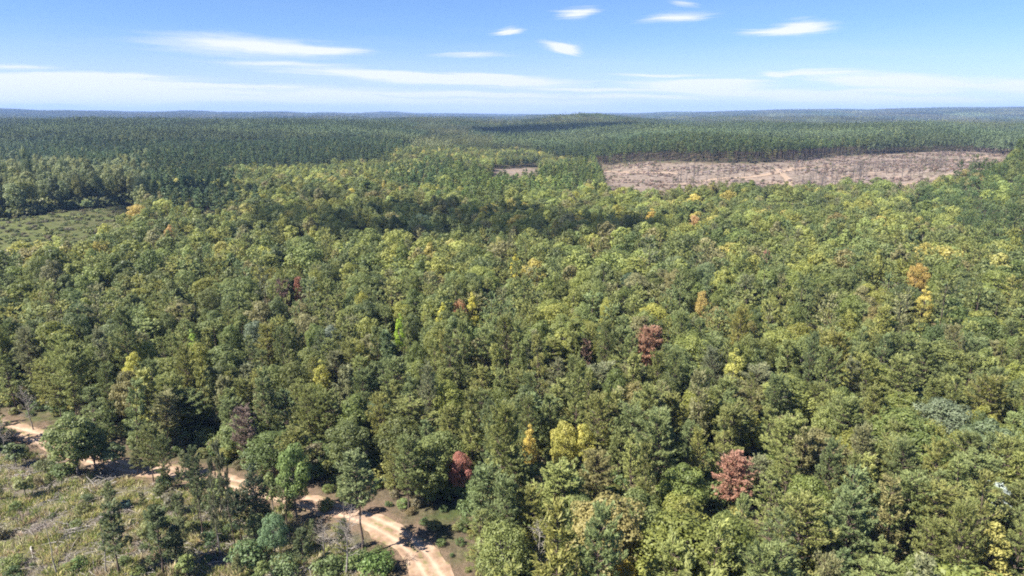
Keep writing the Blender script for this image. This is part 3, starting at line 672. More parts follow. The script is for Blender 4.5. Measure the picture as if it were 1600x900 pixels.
hero('slim_pine', 'pine_tree', (375, 762), 7, 1.3, (.05, .07, .035), 'dark young pine left of the blackish tree', 'the dark young pine', (378, 850))
hero('sapling', 'sapling', (22, 690), 6, 1.6, (.08, .1, .04), 'leaning sapling at the left edge before the road', 'the left-edge sapling', (26, 730))
hero('pine', 'pine_tree', (160, 690), 7, 1.5, (.1, .11, .045), 'small round pine right behind the small roadside sapling', 'the small round pine', (163, 733))
hero('snag', 'bare_tree', (335, 760), 10, 1, None, 'thin leaning pole among the young pines right of the clearing', 'the leaning pole', (345, 868))
hero('snag', 'bare_tree', (74, 800), 8, 1, None, 'thin bare grey pole leaning in the grass at the far left', 'the leftmost bare pole', (90, 898))
hero('snag', 'bare_tree', (158, 802), 8, 1, None, 'thin bare grey pole just left of the left grassland pine', 'the second bare pole', (166, 897))
hero('twiggy', 'bare_tree', (530, 788), 9, 2, None, 'grey twiggy dead tree in front of the road, left of the tall pine', 'the twiggy dead tree', (541, 900))
hero('twiggy', 'bare_tree', (503, 808), 7, 2, None, 'forked dead tree left of the grey twiggy one', 'the forked dead tree', (507, 876))
hero('twiggy', 'bare_tree', (838, 812), 9.5, 2, None, 'pale dead tree with whitish limbs among pines in the middle foreground', 'the pale dead tree', None)
hero('twiggy', 'bare_tree', (48, 600), 11, 2, None, 'grey leafless tree behind the left end of the dirt road', 'the grey leafless tree', (52, 672))
hero('twiggy', 'bare_tree', (6, 640), 9, 2, None, 'leafless grey tree at the left edge, before the road', 'the edge leafless tree', (8, 705))
HX = np.array([(h['x'], h['y'], h['r']) for h in HERO])

def dart(n, ymax, ymin, minsep, halfw=.86):
    """random spots in the wedge the camera sees (and a margin), none closer than minsep(x, y)"""
    cell = 7.0; grid = {}; out = []
    yy = np.sqrt(rng.uniform(ymin**2, ymax**2, n)); xx = rng.uniform(-1, 1, n)*(yy*halfw+14)
    sep = minsep(xx, yy)
    for x, y, s in zip(xx.tolist(), yy.tolist(), sep.tolist()):
        i, j = int(x//cell), int(y//cell); ok = True
        for a in (i-1, i, i+1):
            for b in (j-1, j, j+1):
                for (px, py) in grid.get((a, b), ()):
                    if (px-x)**2+(py-y)**2 < s*s: ok = False; break
                if not ok: break
            if not ok: break
        if ok: grid.setdefault((i, j), []).append((x, y)); out.append((x, y))
    return np.array(out)
LOD2 = 1000.0
P = dart(130000, LOD2, 48, lambda x, y: np.interp(np.hypot(x, y), [60, 160, 230, 420, 560, LOD2], [3.3, 3.7, 4.6, 5.2, 4.4, 4.4]))
x, y = P.T; z = H(x, y)
ug, vg, _ = project(x, y, z); ut, vt, dt = project(x, y, z+11)
keep = ~inpoly(ug, vg, CUT_RIGHT) & ~inpoly(ug, vg, CUT_LEFT) & ~inpoly(ug, vg, CUT_SMALL) & ~inpoly(ug, vg, GRASS)
keep &= road_dist(x, y) > np.where(ug > 520, 4.9, 3.9)
keep &= ~inpoly(ug, vg, [(470, 792), (560, 806), (625, 835), (690, 880), (760, 960), (800, 1080), (860, 1500), (440, 1500), (430, 850)])
keep &= ~inpoly(ug, vg, [(272, 692), (352, 684), (360, 738), (285, 730)])
for hx, hy, hr in HX: keep &= np.hypot(x-hx, y-hy) > max(1.9, hr*.72+.8)
keep &= np.hypot(x, y) < LOD2
# nothing stands so close before a distinct tree that it hides it
for h in HERO:
    if h['kind'] in ('snag', 'twiggy', 'dead_pine', 'poplar') or h['name'] in ('red_leaved_tree', 'yellow_tree', 'orange_tree', 'lime_tree'):
        d = math.hypot(h['x'], h['y']); s = (x*h['x']+y*h['y'])/d; t_ = np.abs(x*h['y']-y*h['x'])/d
        k_ = 1.7 if h['name'] == 'red_leaved_tree' else 1.6 if h['name'] == 'dead_pine_tree' else 1
        keep &= ~((s < d) & (s > d-9*k_) & (t_ < h['r']*.8+.45*k_*k_+.2))
ug, vg = ug[keep], vg[keep]; x, y, z, ut, vt, dt = (a[keep] for a in (x, y, z, ut, vt, dt)); n = len(x)
dist = np.hypot(x, y)
rg = 1/np.maximum(dt, 80)*F; du_ = rg*(9*wav(x, y, 60, 61)+5*rng.normal(0, 1, n)); dv_ = rg*.12*(14*wav(x, y, 80, 62)+9*rng.normal(0, 1, n))
ut_, vt_ = ut+du_, vt+dv_
lob = inpoly(ut_, vt_, PLANT_L) | inpoly(ut, vt+.4*dv_, PLANT_R) | (inpoly(ut_, vt_, DARK_P) & (rng.random(n) < .7))
young = inpoly(ut_, vt_, YOUNG) & (rng.random(n) < .85); hill = inpoly(ut_, vt_, HILL_R)
patchy = wav(x, y, 45, 51)
pf = np.interp(vt, [265, 330, 400, 440, 520, 640, 900], [.12, .22, .38, .52, .62, .74, .8])+.22*patchy
u_ = rng.random(n); ispine = (u_ < pf) | lob | young | hill
lob &= (rng.random(n) > .05+.25*(wav(x, y, 140, 66) > 1.1)); kind = np.where(lob, 'lob', np.where(ispine, 'pine', 'broad'))
popf = np.interp(vt, [260, 420, 520, 900], [.32, .22, .12, .08]); kind[(kind == 'broad') & (rng.random(n) < popf)] = 'poplar'
kind[hill & (rng.random(n) < .18)] = 'broad'
tint = np.zeros((n, 3)); ci = np.zeros(n, int)
for kk, cols, w in (('pine', OLIVE, (4, 3, 3, 1.5)), ('broad', GREENS, (4, 3, 3, 2, 1.4, 2)), ('poplar', AUTUMN+GREENS[2:4], (2, 1.2, .7, 3, .6, 3, 3)), ('lob', DEEP+[(.095, .105, .045)], (2, 2, 1, .8))):
    m = kind == kk; tint[m], ci[m] = pal(m.sum(), cols, w)
# farther than the foreground mix, yellower broadleaves come in drifts
drift = (kind == 'broad') & (vt < 420) & (wav(x, y, 70, 77)+rng.normal(0, .5, n) > .55)
tint[drift] = pal(drift.sum(), [(.19, .19, .05), (.24, .2, .055), (.15, .16, .045)], (3, 1.5, 3))[0]
kind[young] = 'lob'; tint[young] = pal(young.sum(), [(.1, .125, .045), (.085, .11, .045), (.12, .13, .05)], (2, 2, 1), .2)[0]
tint[hill & (kind == 'pine')] = pal((hill & (kind == 'pine')).sum(), [(.075, .1, .035), (.09, .11, .04)], (1, 1))[0]
tint *= np.interp(ut, [0, 800, 1600], [1, 1, 1.04])[:, None]*np.array([.94, 1.0, 1.02])
far_ = dist > 420; tint[far_] *= np.exp(.13*wav(x, y, 170, 86)+.1*wav(x, y, 60, 87))[far_][:, None]
pr_ = (kind == 'lob') & (ut > 700); tint[pr_] *= np.array([1.35, 1.28, 1.05]); tint[(kind == 'lob') & (ut <= 700)] *= 1.22
sd_ = np.where(kind == 'pine', .16, .1); hh = np.where(kind == 'lob', 18, np.where(kind == 'pine', 13.0, np.where(kind == 'poplar', 14, 12.2)))*np.exp(rng.normal(0, 1, n)*sd_)
hh[young] *= .72*np.exp(rng.normal(0, .15, young.sum())); hh = np.where(vt > 560, hh*.93, hh)
rr = np.where(kind == 'lob', 2.5, np.where(kind == 'pine', 2.95, np.where(kind == 'poplar', 2.5, 3.3)))*np.exp(rng.normal(0, 1, n)*np.where(kind == 'pine', .23, .2))
big = (kind == 'broad') & (vt < 440) & (vt > 262); rr[big] *= 1.28; hh[big] *= 1.12
ridge = (kind != 'lob') & inpoly(ut, vt, [(-300, 240), (230, 240), (230, 318), (0, 335), (-300, 350)]); hh[ridge] = 19*np.exp(rng.normal(0, .12, ridge.sum())); kind[ridge & (kind == 'pine')] = 'broad'; tint[ridge] = pal(ridge.sum(), [(.12, .135, .055), (.145, .15, .055), (.1, .115, .045)], (2, 2, 2))[0]
front_ = (kind == 'lob') & (ut > 820) & (inpoly(ug, vg+7, CUT_RIGHT) | inpoly(ug, vg+4, CUT_RIGHT)); kind[front_] = 'tall'; hh[front_] = 20*np.exp(rng.normal(0, .1, front_.sum()))
lo_ = inpoly(ug, vg, [(880, 318), (1040, 330), (1200, 330), (1440, 318), (1500, 296), (1520, 320), (1440, 352), (1200, 362), (900, 362)]); hh[lo_] *= .85
edge = (road_dist(x, y) < 9) & (kind != 'poplar'); hh[edge] *= .88

# the 300 of each kind that show largest stand as trees of their own
topu, topv, topd = project(x, y, z+hh*.75)
inframe = (topu > -8) & (topu < 1608) & (topv > 150) & (topv < 915)
IND = np.zeros(n, bool)
for names in (('pine', 'lob'), ('broad',), ('poplar',)):
    m = np.isin(kind, names) & inframe
    o = np.where(m)[0]; o = o[np.argsort(topd[o])][:(280 if names[0] != 'poplar' else 110)]
    IND[o] = True
def put(kind, name, x, y, z, h, r, tint, i=None, rz=None):
    """a tree: an Empty at its foot with trunk and crown under it, meshes shared between copies"""
    var = NEAR[kind]; cr, st, H0, R0 = var[(random.randrange(len(var)) if i is None else i) % len(var)]
    e = bpy.data.objects.new(name, None); C.objects.link(e); e.empty_display_size = .5
    e.location = (x, y, z-.12); e.rotation_euler = (random.gauss(0, .025), random.gauss(0, .025), random.uniform(0, 6.28) if rz is None else rz)
    e.scale = (r/R0, r/R0, h/H0)
    a = bpy.data.objects.new('trunk', st); C.objects.link(a); a.parent = e
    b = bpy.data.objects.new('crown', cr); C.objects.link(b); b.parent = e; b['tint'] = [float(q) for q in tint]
    return e
# distinct ones first
SNAG = [bare_wood(400+i, 9, 10, .05, .2, 1, .009).mesh('bare_pole', [M_DEAD]) for i in range(2)]
TWIG = [bare_wood(410+i, 9, 44, .3, .25, 7, .011).mesh('dead_tree_wood', [M_DEAD if i != 2 else M_PALE]) for i in range(3)]
GROUPS = {'dead_pine_tree': 'dead pines scattered through the green forest', 'yellow_tree': 'yellow trees scattered through the forest', 'orange_tree': 'orange and gold trees in the forest',
          'oak_tree': 'rounded oaks among the pines', 'lime_tree': 'lime-green trees', 'bare_tree': 'bare dead trees in the foreground', 'conifer': 'bushy trees by the road', 'pine_tree': 'pines', 'broadleaf_tree': 'broadleaf trees'}
CATS = {'dead_pine_tree': 'dead pine', 'yellow_tree': 'tree', 'orange_tree': 'tree', 'oak_tree': 'oak tree', 'lime_tree': 'tree', 'bare_tree': 'dead tree', 'conifer': 'conifer', 'pine_tree': 'pine tree',
        'dark_tree': 'tree', 'red_leaved_tree': 'tree', 'pale_tree': 'tree', 'sapling': 'sapling', 'broadleaf_tree': 'tree'}
tw = 0
for i, h in enumerate(HERO):
    if h['kind'] in ('snag', 'twiggy'):
        if h['kind'] == 'snag': me = SNAG[i % 2]
        else: me = TWIG[2] if 'pale' in h['label'] else TWIG[tw % 2]; tw += 1
        e = bpy.data.objects.new(h['name'], me); C.objects.link(e); e.location = (h['x'], h['y'], h['z']-.1); s = h['h']/9
        e.scale = (s, s, s); e.rotation_euler = (random.gauss(0, .05), random.gauss(0, .05), random.uniform(0, 6))
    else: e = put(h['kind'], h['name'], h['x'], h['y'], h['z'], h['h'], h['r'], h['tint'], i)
    tag(e, h['label'], CATS[h['name']], GROUPS.get(h['name']))

# more young growth standing in the clearing and along the near side of the road
YOUNGSTERS = []
for q in range(700):
    u0, v0 = random.uniform(0, 560), random.uniform(735, 915)
    if not inpoly(np.array([u0]), np.array([v0]), GRASS)[0] or random.random() > (.1 if u0 < 230 else .5): continue
    px, py, pz = at(u0, v0)
    if road_dist(np.array([px]), np.array([py]))[0] < 3.2 or any(math.hypot(px-a[1], py-a[2]) < 2.6 for a in YOUNGSTERS) or any(math.hypot(px-h['x'], py-h['y']) < 1.6 for h in HERO): continue
    pine_ = random.random() < .6; hgt = random.uniform(3, 7.5) if pine_ else random.uniform(2.6, 5.5)
    YOUNGSTERS.append((pine_, px, py, pz, hgt))
    if len(YOUNGSTERS) >= 24: break
LM = [(h['short'], *[float(q) for q in project(h['x'], h['y'], h['z']+h['h']*.7)]) for h in HERO]
ORD = ['', 'second ', 'third ', 'fourth ', 'fifth ', 'sixth ', 'seventh ', 'eighth ', 'ninth ', 'tenth ', 'eleventh ', 'twelfth ', 'thirteenth ', 'fourteenth ', 'fifteenth ', 'sixteenth ']
PEN = []                                            # (object, look, u, v, depth)
LOOKS = {'pine': ['olive-green pine', 'yellow-olive pine', 'grey-green pine', 'dull brownish pine'], 'lob': ['deep green pine']*3,
         'broad': ['grey-green broadleaf tree', 'dark green broadleaf tree', 'mid-green broadleaf tree', 'yellow-green broadleaf tree', 'brownish green broadleaf tree', 'blackish green broadleaf tree'],
         'poplar': ['yellow pointed tree', 'golden pointed tree', 'peach-coloured pointed tree', 'lime-yellow pointed tree', 'brown pointed tree', 'mid-green pointed tree', 'yellow-green pointed tree']}
for k in np.where(IND)[0]:
    kk = kind[k]; src = {'pine': 'pine', 'lob': 'high_pine', 'broad': 'oak', 'poplar': 'poplar'}[kk]
    if kk == 'pine' and rng.random() < .2: src, rr[k], hh[k] = 'slim_pine', 2.0*math.exp(rng.normal(0, .1)), hh[k]*1.04
    nm = {'pine': 'pine_tree', 'lob': 'pine_tree', 'broad': 'broadleaf_tree', 'poplar': 'pointed_tree'}[kk]
    e = put(src, nm, x[k], y[k], z[k], hh[k], rr[k], tint[k])
    size = 'broad ' if rr[k] > {'pine': 3.3, 'lob': 2.8, 'broad': 3.9, 'poplar': 2.8}[kk] else ('slim ' if rr[k] < {'pine': 2.65, 'lob': 2.2, 'broad': 3.1, 'poplar': 2.2}[kk] else '')
    look = ('yellow-green broadleaf tree' if drift[k] else LOOKS[kk][ci[k]])
    PEN.append((e, size+look, topu[k], topv[k], nm))
    tag(e, None, {'pine_tree': 'pine tree', 'broadleaf_tree': 'tree', 'pointed_tree': 'tree'}[nm], {'pine_tree': 'pines of the near forest', 'broadleaf_tree': 'broadleaf trees of the near forest', 'pointed_tree': 'pointed trees of the near forest'}[nm])
for pine_, px, py, pz, hgt in YOUNGSTERS:
    tt_ = pal(1, [(.09, .105, .045), (.105, .115, .05), (.075, .09, .04)] if pine_ else [(.11, .13, .04), (.13, .14, .05), (.12, .105, .06)], (1, 1, 1))[0][0]
    e = put('slim_pine' if pine_ else 'sapling', 'young_pine' if pine_ else 'sapling', px, py, pz, hgt, hgt*(.17 if pine_ else .28), tt_)
    PEN.append((e, ('tall ' if hgt > 5.5 else 'low ' if hgt < 4 else '')+('thin young pine' if pine_ else 'leafy sapling'), *[float(q) for q in project(px, py, pz+hgt*.7)[:2]], 'young_pine'))
    tag(e, None, 'pine tree' if pine_ else 'sapling', 'young pines and saplings in the clearing')
def fit(t): return t if len(t.replace('-', ' ').split()) <= 16 else t.replace('broadleaf tree', 'tree').replace(', ', ' ').replace('pointed tree', 'tree') if len(t.replace('-', ' ').replace('broadleaf tree', 'tree').split()) <= 16 else t.replace('broadleaf tree', 'tree').replace('broad ', '').replace('slim ', '')
def relation(du, dv):
    a = math.degrees(math.atan2(-dv*1.6, du)) % 360      # rows of the forest recede: up in view is behind
    return ['right of', 'behind and right of', 'behind', 'behind and left of', 'left of', 'in front and left of', 'in front of', 'in front and right of'][int(((a+22.5) % 360)//45)]
buckets = {}
for e, look, u, v, nm in PEN:
    cand = sorted(LM, key=lambda l: math.hypot(l[1]-u, (l[2]-v)*1.6))[0]
    rel = relation(u-cand[1], v-cand[2]); buckets.setdefault((look, rel, cand[0]), []).append((math.hypot(cand[1]-u, (cand[2]-v)*1.6), e))
for (look, rel, lm), L_ in buckets.items():
    L_.sort(key=lambda q: q[0])
    for i, (_, e) in enumerate(L_):
        e['label'] = f'{look} {rel} {lm}' + ('')
        if len(L_) > 1: e['label'] = f'{look}, {ORD[min(i, 15)]}nearest {rel} {lm}'
        e['label'] = fit(e['label'])

# the rest, as one object per kind
def rest(name, mask, protos, H0, R0):
    i = np.where(mask & ~IND)[0]; m = len(i)
    if not m: return
    scatter(name, protos, np.stack([x[i], y[i], z[i]-.15], 1), rng.uniform(0, 6.28, m), np.stack([rr[i]/R0, rr[i]/R0, hh[i]/H0], 1), rng.integers(0, len(protos), m), tint[i])
rest('pine_forest', kind == 'pine', FAR_PINE, 13.5, 3.3)
cp_x = rng.uniform(60, 700, 900); cp_y = rng.uniform(430, 1000, 900); cu, cv, _ = project(cp_x, cp_y, H(cp_x, cp_y))
cm = inpoly(cu, cv, CUT_RIGHT) & (wav(cp_x, cp_y, 110, 97)+rng.normal(0, .3, 900) > .75); nc = int(cm.sum())
scatter('cut_pines', FAR_LOB_B, np.stack([cp_x[cm], cp_y[cm], H(cp_x[cm], cp_y[cm])], 1), rng.uniform(0, 6.28, nc), rng.uniform(.25, .6, nc), rng.integers(0, 2, nc), pal(nc, [(.09, .1, .045), (.11, .1, .06)], (1, 1))[0])
rest('pine_plantation', kind == 'lob', FAR_LOB, 18, 2.5)
rest('edge_pines', kind == 'tall', FAR_TALL, 19, 2.4)
rest('broadleaf_forest', kind == 'broad', FAR_OAK, 12.5, 3.8)
rest('pointed_tree_forest', kind == 'poplar', FAR_POP, 14, 2.6)

# ------------------------------------------------------------------ far forest: pieces of canopy laid over the hills
def patch_mesh(name, seed, size, gap, Ht, rad, mixed, nq, ls):
    r = np.random.default_rng(seed); m = MB(); k = int(size/gap)
    for a in range(k):
        for b in range(k):
            px = (a+.5)*gap-size/2+r.normal(0, .25)*gap; py = (b+.5)*gap-size/2+r.normal(0, .25)*gap
            h = Ht*math.exp(r.normal(0, .12 if not mixed else .2)); q = rad*math.exp(r.normal(0, .15)); v = np.clip(r.normal(.5, .2), 0, 1)
            t = r.uniform(0, 1, nq)**.8; an = r.uniform(0, 6.28, nq)
            if mixed and r.random() < .7: pr = np.sqrt(np.clip(1-(2*t-.75)**2/1.6, .05, 1)); zz = h*(.25+.75*t)      # rounded
            else: pr = (1-t**1.8)**.6*np.minimum(1, .6+t)+.06; zz = h*(.38+.64*t)
            d = np.stack([np.cos(an), np.sin(an), np.zeros(nq)], 1); pr = pr*r.uniform(.55, 1.1, nq)
            c = d*(q*pr)[:, None]+np.stack([np.full(nq, px), np.full(nq, py), zz], 1)
            nn = unit(d*(1-t[:, None])+np.array([0, 0, .35])+t[:, None]*[0, 0, .5]+r.normal(0, .4, (nq, 3)))
            m.quads(leaf_quads(c, np.cross(nn, r.normal(0, 1, (nq, 3))), nn, ls*r.uniform(.7, 1.3, nq), ls*.75*r.uniform(.7, 1.3, nq)), np.clip(v+r.normal(0, .13, nq), 0, 1))
    return proto(m.mesh(name, [M_FAR]), name)
M_FAR = foliage_mat('far_canopy', .0, .1, .8)
def far_field(name, r0, r1, size, gap, Ht, rad, seed, nq, ls, variants=3, azmax=47):
    # spots on a rotated square grid so that pieces meet
    k = int(r1/size)+1; g = np.arange(-k, k+1)*size*.97; gx, gy = np.meshgrid(g, np.arange(0, k+1)*size*.97)
    gx, gy = gx.ravel(), gy.ravel(); r = np.hypot(gx, gy); a = np.degrees(np.arctan2(gx, gy))
    m = (r > r0) & (r < r1) & (np.abs(a) < azmax); gx, gy, r = gx[m], gy[m], r[m]; gz = H(gx, gy); e = size*.4
    sx = (H(gx+e, gy)-H(gx-e, gy))/(2*e); sy = (H(gx, gy+e)-H(gx, gy-e))/(2*e)
    u, v, _ = project(gx, gy, gz+15)
    plant = inpoly(u, v, PLANT_L) | (inpoly(u, v, PLANT_R) & (r < 1700)) | ((wav(gx, gy, 700, 81) > .5) & (r > 1700))
    n_ = len(gx); t = pal(n_, [(.085, .1, .045), (.1, .11, .045), (.115, .115, .045)], (2, 2, 1), .16)[0]
    t[plant] = pal(plant.sum(), DEEP, (2, 2, 1), .06)[0]*np.where(gx[plant] > 0, 1.4, 1.32)[:, None]
    plant &= wav(gx, gy, 260, 83) < 1.15
    t = t*np.exp(.16*wav(gx, gy, 300, 84)+.1*wav(gx, gy, 110, 85))[:, None]
    pr = [patch_mesh('canopy', seed+i, size, gap*.92, Ht*1.1, rad*.85, False, nq, ls) for i in range(variants)]+[patch_mesh('canopy', seed+10+i, size, gap*1.15, Ht*.95, rad*1.2, True, nq, ls) for i in range(variants)]
    idx = rng.integers(0, variants, n_)+np.where(plant, 0, variants)
    rot = np.stack([np.arctan(sy), -np.arctan(sx), np.zeros(n_)], 1)
    scatter(name, pr, np.stack([gx, gy, gz-.3], 1), rot, np.ones(n_), idx, t)
far_field('distant_forest', LOD2-20, 3300, 60, 4.6, 16.5, 2.7, 500, 70, 1.15)
far_field('horizon_forest', 3250, 12500, 220, 9, 15, 5, 540, 26, 3.6)

# ------------------------------------------------------------------ clearing on the left foreground
def tuft(seed, n, hgt, spread, w):
    r = np.random.default_rng(seed); m = MB(); a = r.uniform(0, 6.28, n); q = spread*np.sqrt(r.random(n))
    c = np.stack([q*np.cos(a), q*np.sin(a), np.zeros(n)], 1); d = unit(np.stack([np.cos(a)*.45, np.sin(a)*.45, np.ones(n)], 1)+r.normal(0, .25, (n, 3))); h = hgt*r.uniform(.5, 1.2, n)
    m.quads(leaf_quads(c+d*h[:, None]*.45, d, r.normal(0, 1, (n, 3)), h, np.full(n, w)), np.clip(r.normal(.5, .2, n), 0, 1))
    return proto(m.mesh('grass_tuft', [M_GRASS]), 'grass_tuft')
def grass_pts(n, poly, ymin, ymax, xr):
    gx = rng.uniform(*xr, n); gy = rng.uniform(ymin, ymax, n); gz = H(gx, gy); u, v, _ = project(gx, gy, gz)
    m = inpoly(u, v, poly) & (u > -120) & (v < 1000); return gx[m], gy[m], gz[m]
gx, gy, gz = grass_pts(30000, GRASS, 62, 130, (-110, 10)); clump = wav(gx, gy, 8, 91)+.7*wav(gx, gy, 2.7, 92)+rng.normal(0, .5, len(gx))
m = (clump > .05) & (road_dist(gx, gy) > 3.2); gx, gy, gz, cl = gx[m], gy[m], gz[m], clump[m]; n_ = len(gx)
tg = pal(n_, [(.15, .165, .045), (.24, .22, .095), (.3, .265, .16), (.1, .12, .035), (.21, .16, .11)], (2.4, 3, 2.2, 1.6, 1.8))[0]
scatter('grass', [tuft(600+i, 26, .75, .5, .09) for i in range(4)], np.stack([gx, gy, gz], 1), rng.uniform(0, 6.28, n_), rng.uniform(.6, 1.5, n_), rng.integers(0, 4, n_), tg)
# low leafy cover in the clearing, at the forest edge and along the road
lowp = []
for i in range(4):
    lowp.append(proto(joined([(broad_crown(620+i, 1.5, .95, .0, 11, 60, .19, .12, 0, (.3, .5)), 0)], 'low_growth', [M_LEAF]), 'low_growth'))
ux = rng.uniform(-140, 160, 16000); uy = rng.uniform(60, 210, 16000); uz = H(ux, uy); u, v, _ = project(ux, uy, uz)
rd = road_dist(ux, uy); ing = inpoly(u, v, GRASS)
m = (rd > 3.6) & (u > -150) & (u < 1750) & ((rd > 4.4) | (u > 400)) & np.where(ing, rng.random(16000) < .08, np.where(rd < 11, rng.random(16000) < .45, rng.random(16000) < .45))
ux, uy, uz, ing, rdk = ux[m], uy[m], uz[m], ing[m], rd[m]; n_ = len(ux)
scatter('undergrowth', lowp, np.stack([ux, uy, uz-.1], 1), rng.uniform(0, 6.28, n_), rng.uniform(.5, 1.5, n_)*np.where(ing, .8, np.where(rdk < 6, .8, np.where(rdk < 9, 1.1, 1.9))), rng.integers(0, 4, n_),
        pal(n_, [(.1, .125, .04), (.13, .135, .045), (.075, .1, .033), (.125, .105, .055), (.16, .155, .05)], (3, 2, 3, 1.5, 1))[0])
# slash: broken sticks
def sticks(seed, n, spread, L, mat):
    r = np.random.default_rng(seed); m = MB()
    for _ in range(n):
        c = np.array([*r.normal(0, spread, 2), r.uniform(.03, .35)]); a = r.uniform(0, 6.28); l = L*r.uniform(.4, 1.4)
        d = np.array([math.cos(a), math.sin(a), r.normal(0, .18)])*l*.5
        m.tube(np.array([c-d, c+r.normal(0, .06*l, 3)*[1, 1, .3], c+d]), [.04, .032, .015], 3, r.random())
    return m.mesh('slash', [mat])
sl = [proto(sticks(640+i, 14, .9, 1.7, M_DEAD if i % 2 else M_PALE), 'slash') for i in range(4)]
gx, gy, gz = grass_pts(2600, GRASS, 62, 130, (-110, 10)); m = (wav(gx, gy, 8, 91) < .3) & (road_dist(gx, gy) > 3.5); gx, gy, gz = gx[m], gy[m], gz[m]; n_ = len(gx)
scatter('brushwood', sl, np.stack([gx, gy, gz], 1), rng.uniform(0, 6.28, n_), rng.uniform(.5, 1.2, n_), rng.integers(0, 4, n_), np.ones((n_, 3)))
# brush and stubble on the hillside clearing and the far clear-cut
brp = [proto(joined([(broad_crown(660+i, 1.8, 1.5, .0, 7, 16, .6, .45, 0, (.35, .5)), 0)], 'brush', [M_LEAF]), 'brush') for i in range(3)]
def cut_pts(n, poly, xr, yr):
    cx = rng.uniform(*xr, n); cy = rng.uniform(*yr, n); cz = H(cx, cy); u, v, _ = project(cx, cy, cz); m = inpoly(u, v, poly); return np.stack([cx[m], cy[m], cz[m]], 1), u[m], v[m]
bp, bu, bv = cut_pts(40000, CUT_LEFT, (-420, -150), (240, 460))
keepb = wav(bp[:, 0], bp[:, 1], 14, 95)+rng.normal(0, 1.3, len(bp)) > 1.9; bp = bp[keepb]; bt = pal(len(bp), [(.09, .105, .035), (.1, .095, .045), (.085, .075, .042), (.12, .13, .045)], (3, 2, 1.5, 2))[0]
rp, ru, rv = cut_pts(26000, CUT_RIGHT, (40, 700), (430, 1000)); kr = wav(rp[:, 0], rp[:, 1], 60, 96)+rng.normal(0, .7, len(rp)) > .25; rp = rp[kr]
rt = pal(len(rp), [(.16, .115, .09), (.24, .19, .165), (.1, .1, .05), (.11, .08, .06)], (3, 2, 1, 3))[0]
ep, eu, ev_ = cut_pts(16000, [(-300, 305), (235, 292), (235, 316), (100, 329), (0, 343), (-300, 378)], (-420, -130), (300, 520)); ep = ep[rng.random(len(ep)) < .55]
et = pal(len(ep), [(.1, .115, .042), (.13, .135, .05), (.085, .1, .035)], (2, 2, 2))[0]; ep[:, 2] += .3
ap = np.vstack([bp, rp, ep]); bt = np.vstack([bt, rt]); rt = et; n_ = len(ap); grow_ = np.r_[np.ones(len(bp)+len(rp)), np.full(len(ep), 2.1)]
scatter('brush', brp, ap-[0, 0, .1], rng.uniform(0, 6.28, n_), np.stack([rng.uniform(.5, 1.2, n_)]*2+[rng.uniform(.25, .9, n_)*(1+.6*(grow_ > 1))], 1)*grow_[:, None], rng.integers(0, 3, n_), np.vstack([bt, rt]))

# fallen logs and brush piles that the photo shows singly
def log_mesh(seed, L, r0):
    r = np.random.default_rng(seed); m = MB(); t = np.linspace(-.5, .5, 7)
    p = np.stack([t*L, r.normal(0, .02*L, 7), r0+.03+r.normal(0, .02, 7)], 1); m.tube(p, np.linspace(r0, r0*.5, 7), 7, .5)
    m.quads([[p[0]+[0, a*r0*.9, b*r0*.9] for a, b in ((-1, 0), (0, -1), (1, 0), (0, 1))]], .6)
    for _ in range(5):
        q = r.uniform(-.2, .5)*L; d = unit(np.array([r.uniform(.2, 1), r.choice([-1, 1])*r.uniform(.4, 1), r.uniform(0, .7)])); l = L*r.uniform(.12, .28)
        m.tube(np.array([[q, 0, r0], np.array([q, 0, r0])+d*l*.5, np.array([q, 0, r0])+d*l]), [r0*.45, r0*.3, .015], 4, r.random())
    return m.mesh('log_wood', [M_PALE])
LOGS = [(252, 778, .35, 4.2, 'pair of bleached logs, the longer, lying in open grass below the road bend'), (243, 781, .5, 3.2, 'shorter bleached log beside the longer one below the road bend'),
        (163, 752, 1.3, 4.5, 'pale branchy log under the shade of the roadside oak'), (152, 762, -.6, 3.6, 'bleached log crossing the shaded brush below the roadside oak'),
        (105, 848, 1.2, 3.8, 'whitish log lying in dry litter left of the sparse young pines'), (50, 865, -.9, 3.2, 'pale log in the dry litter near the lower left corner'),
        (8, 832, .4, 3, 'white stub of a log at the left edge of the clearing'), (128, 797, -1.1, 2.6, 'thin bleached log in the middle of the grass'),
        (345, 855, .3, 4.2, 'grey log lying at the feet of the thin pines'), (35, 755, .9, 3, 'pale log at the top left of the grassy clearing')]
for i, (u, v, a, l, lab) in enumerate(LOGS):
    px, py, pz = at(u, v); o = bpy.data.objects.new('fallen_log', log_mesh(700+i, l, .13)); C.objects.link(o); o.location = (px, py, pz+.05); o.rotation_euler = (0, 0, a)
    tag(o, lab, 'log', 'logs lying in the grassy clearing')
PILES = [(160, 757, 'tangled pale brush pile in the shade of the roadside oak'), (330, 868, 'grey brush pile at the feet of the thin pines'), (112, 835, 'pale brush pile in the middle of the clearing'), (45, 745, 'grey brush pile at the upper left of the clearing')]
for i, (u, v, lab) in enumerate(PILES):
    px, py, pz = at(u, v); o = bpy.data.objects.new('brush_pile', sticks(720+i, 60, 1.2, 2.3, M_PALE if i != 1 else M_DEAD)); C.objects.link(o); o.location = (px, py, pz+.1); o.scale = (1, 1, 2)
    tag(o, lab, 'brush pile', 'brush piles in the clearing')
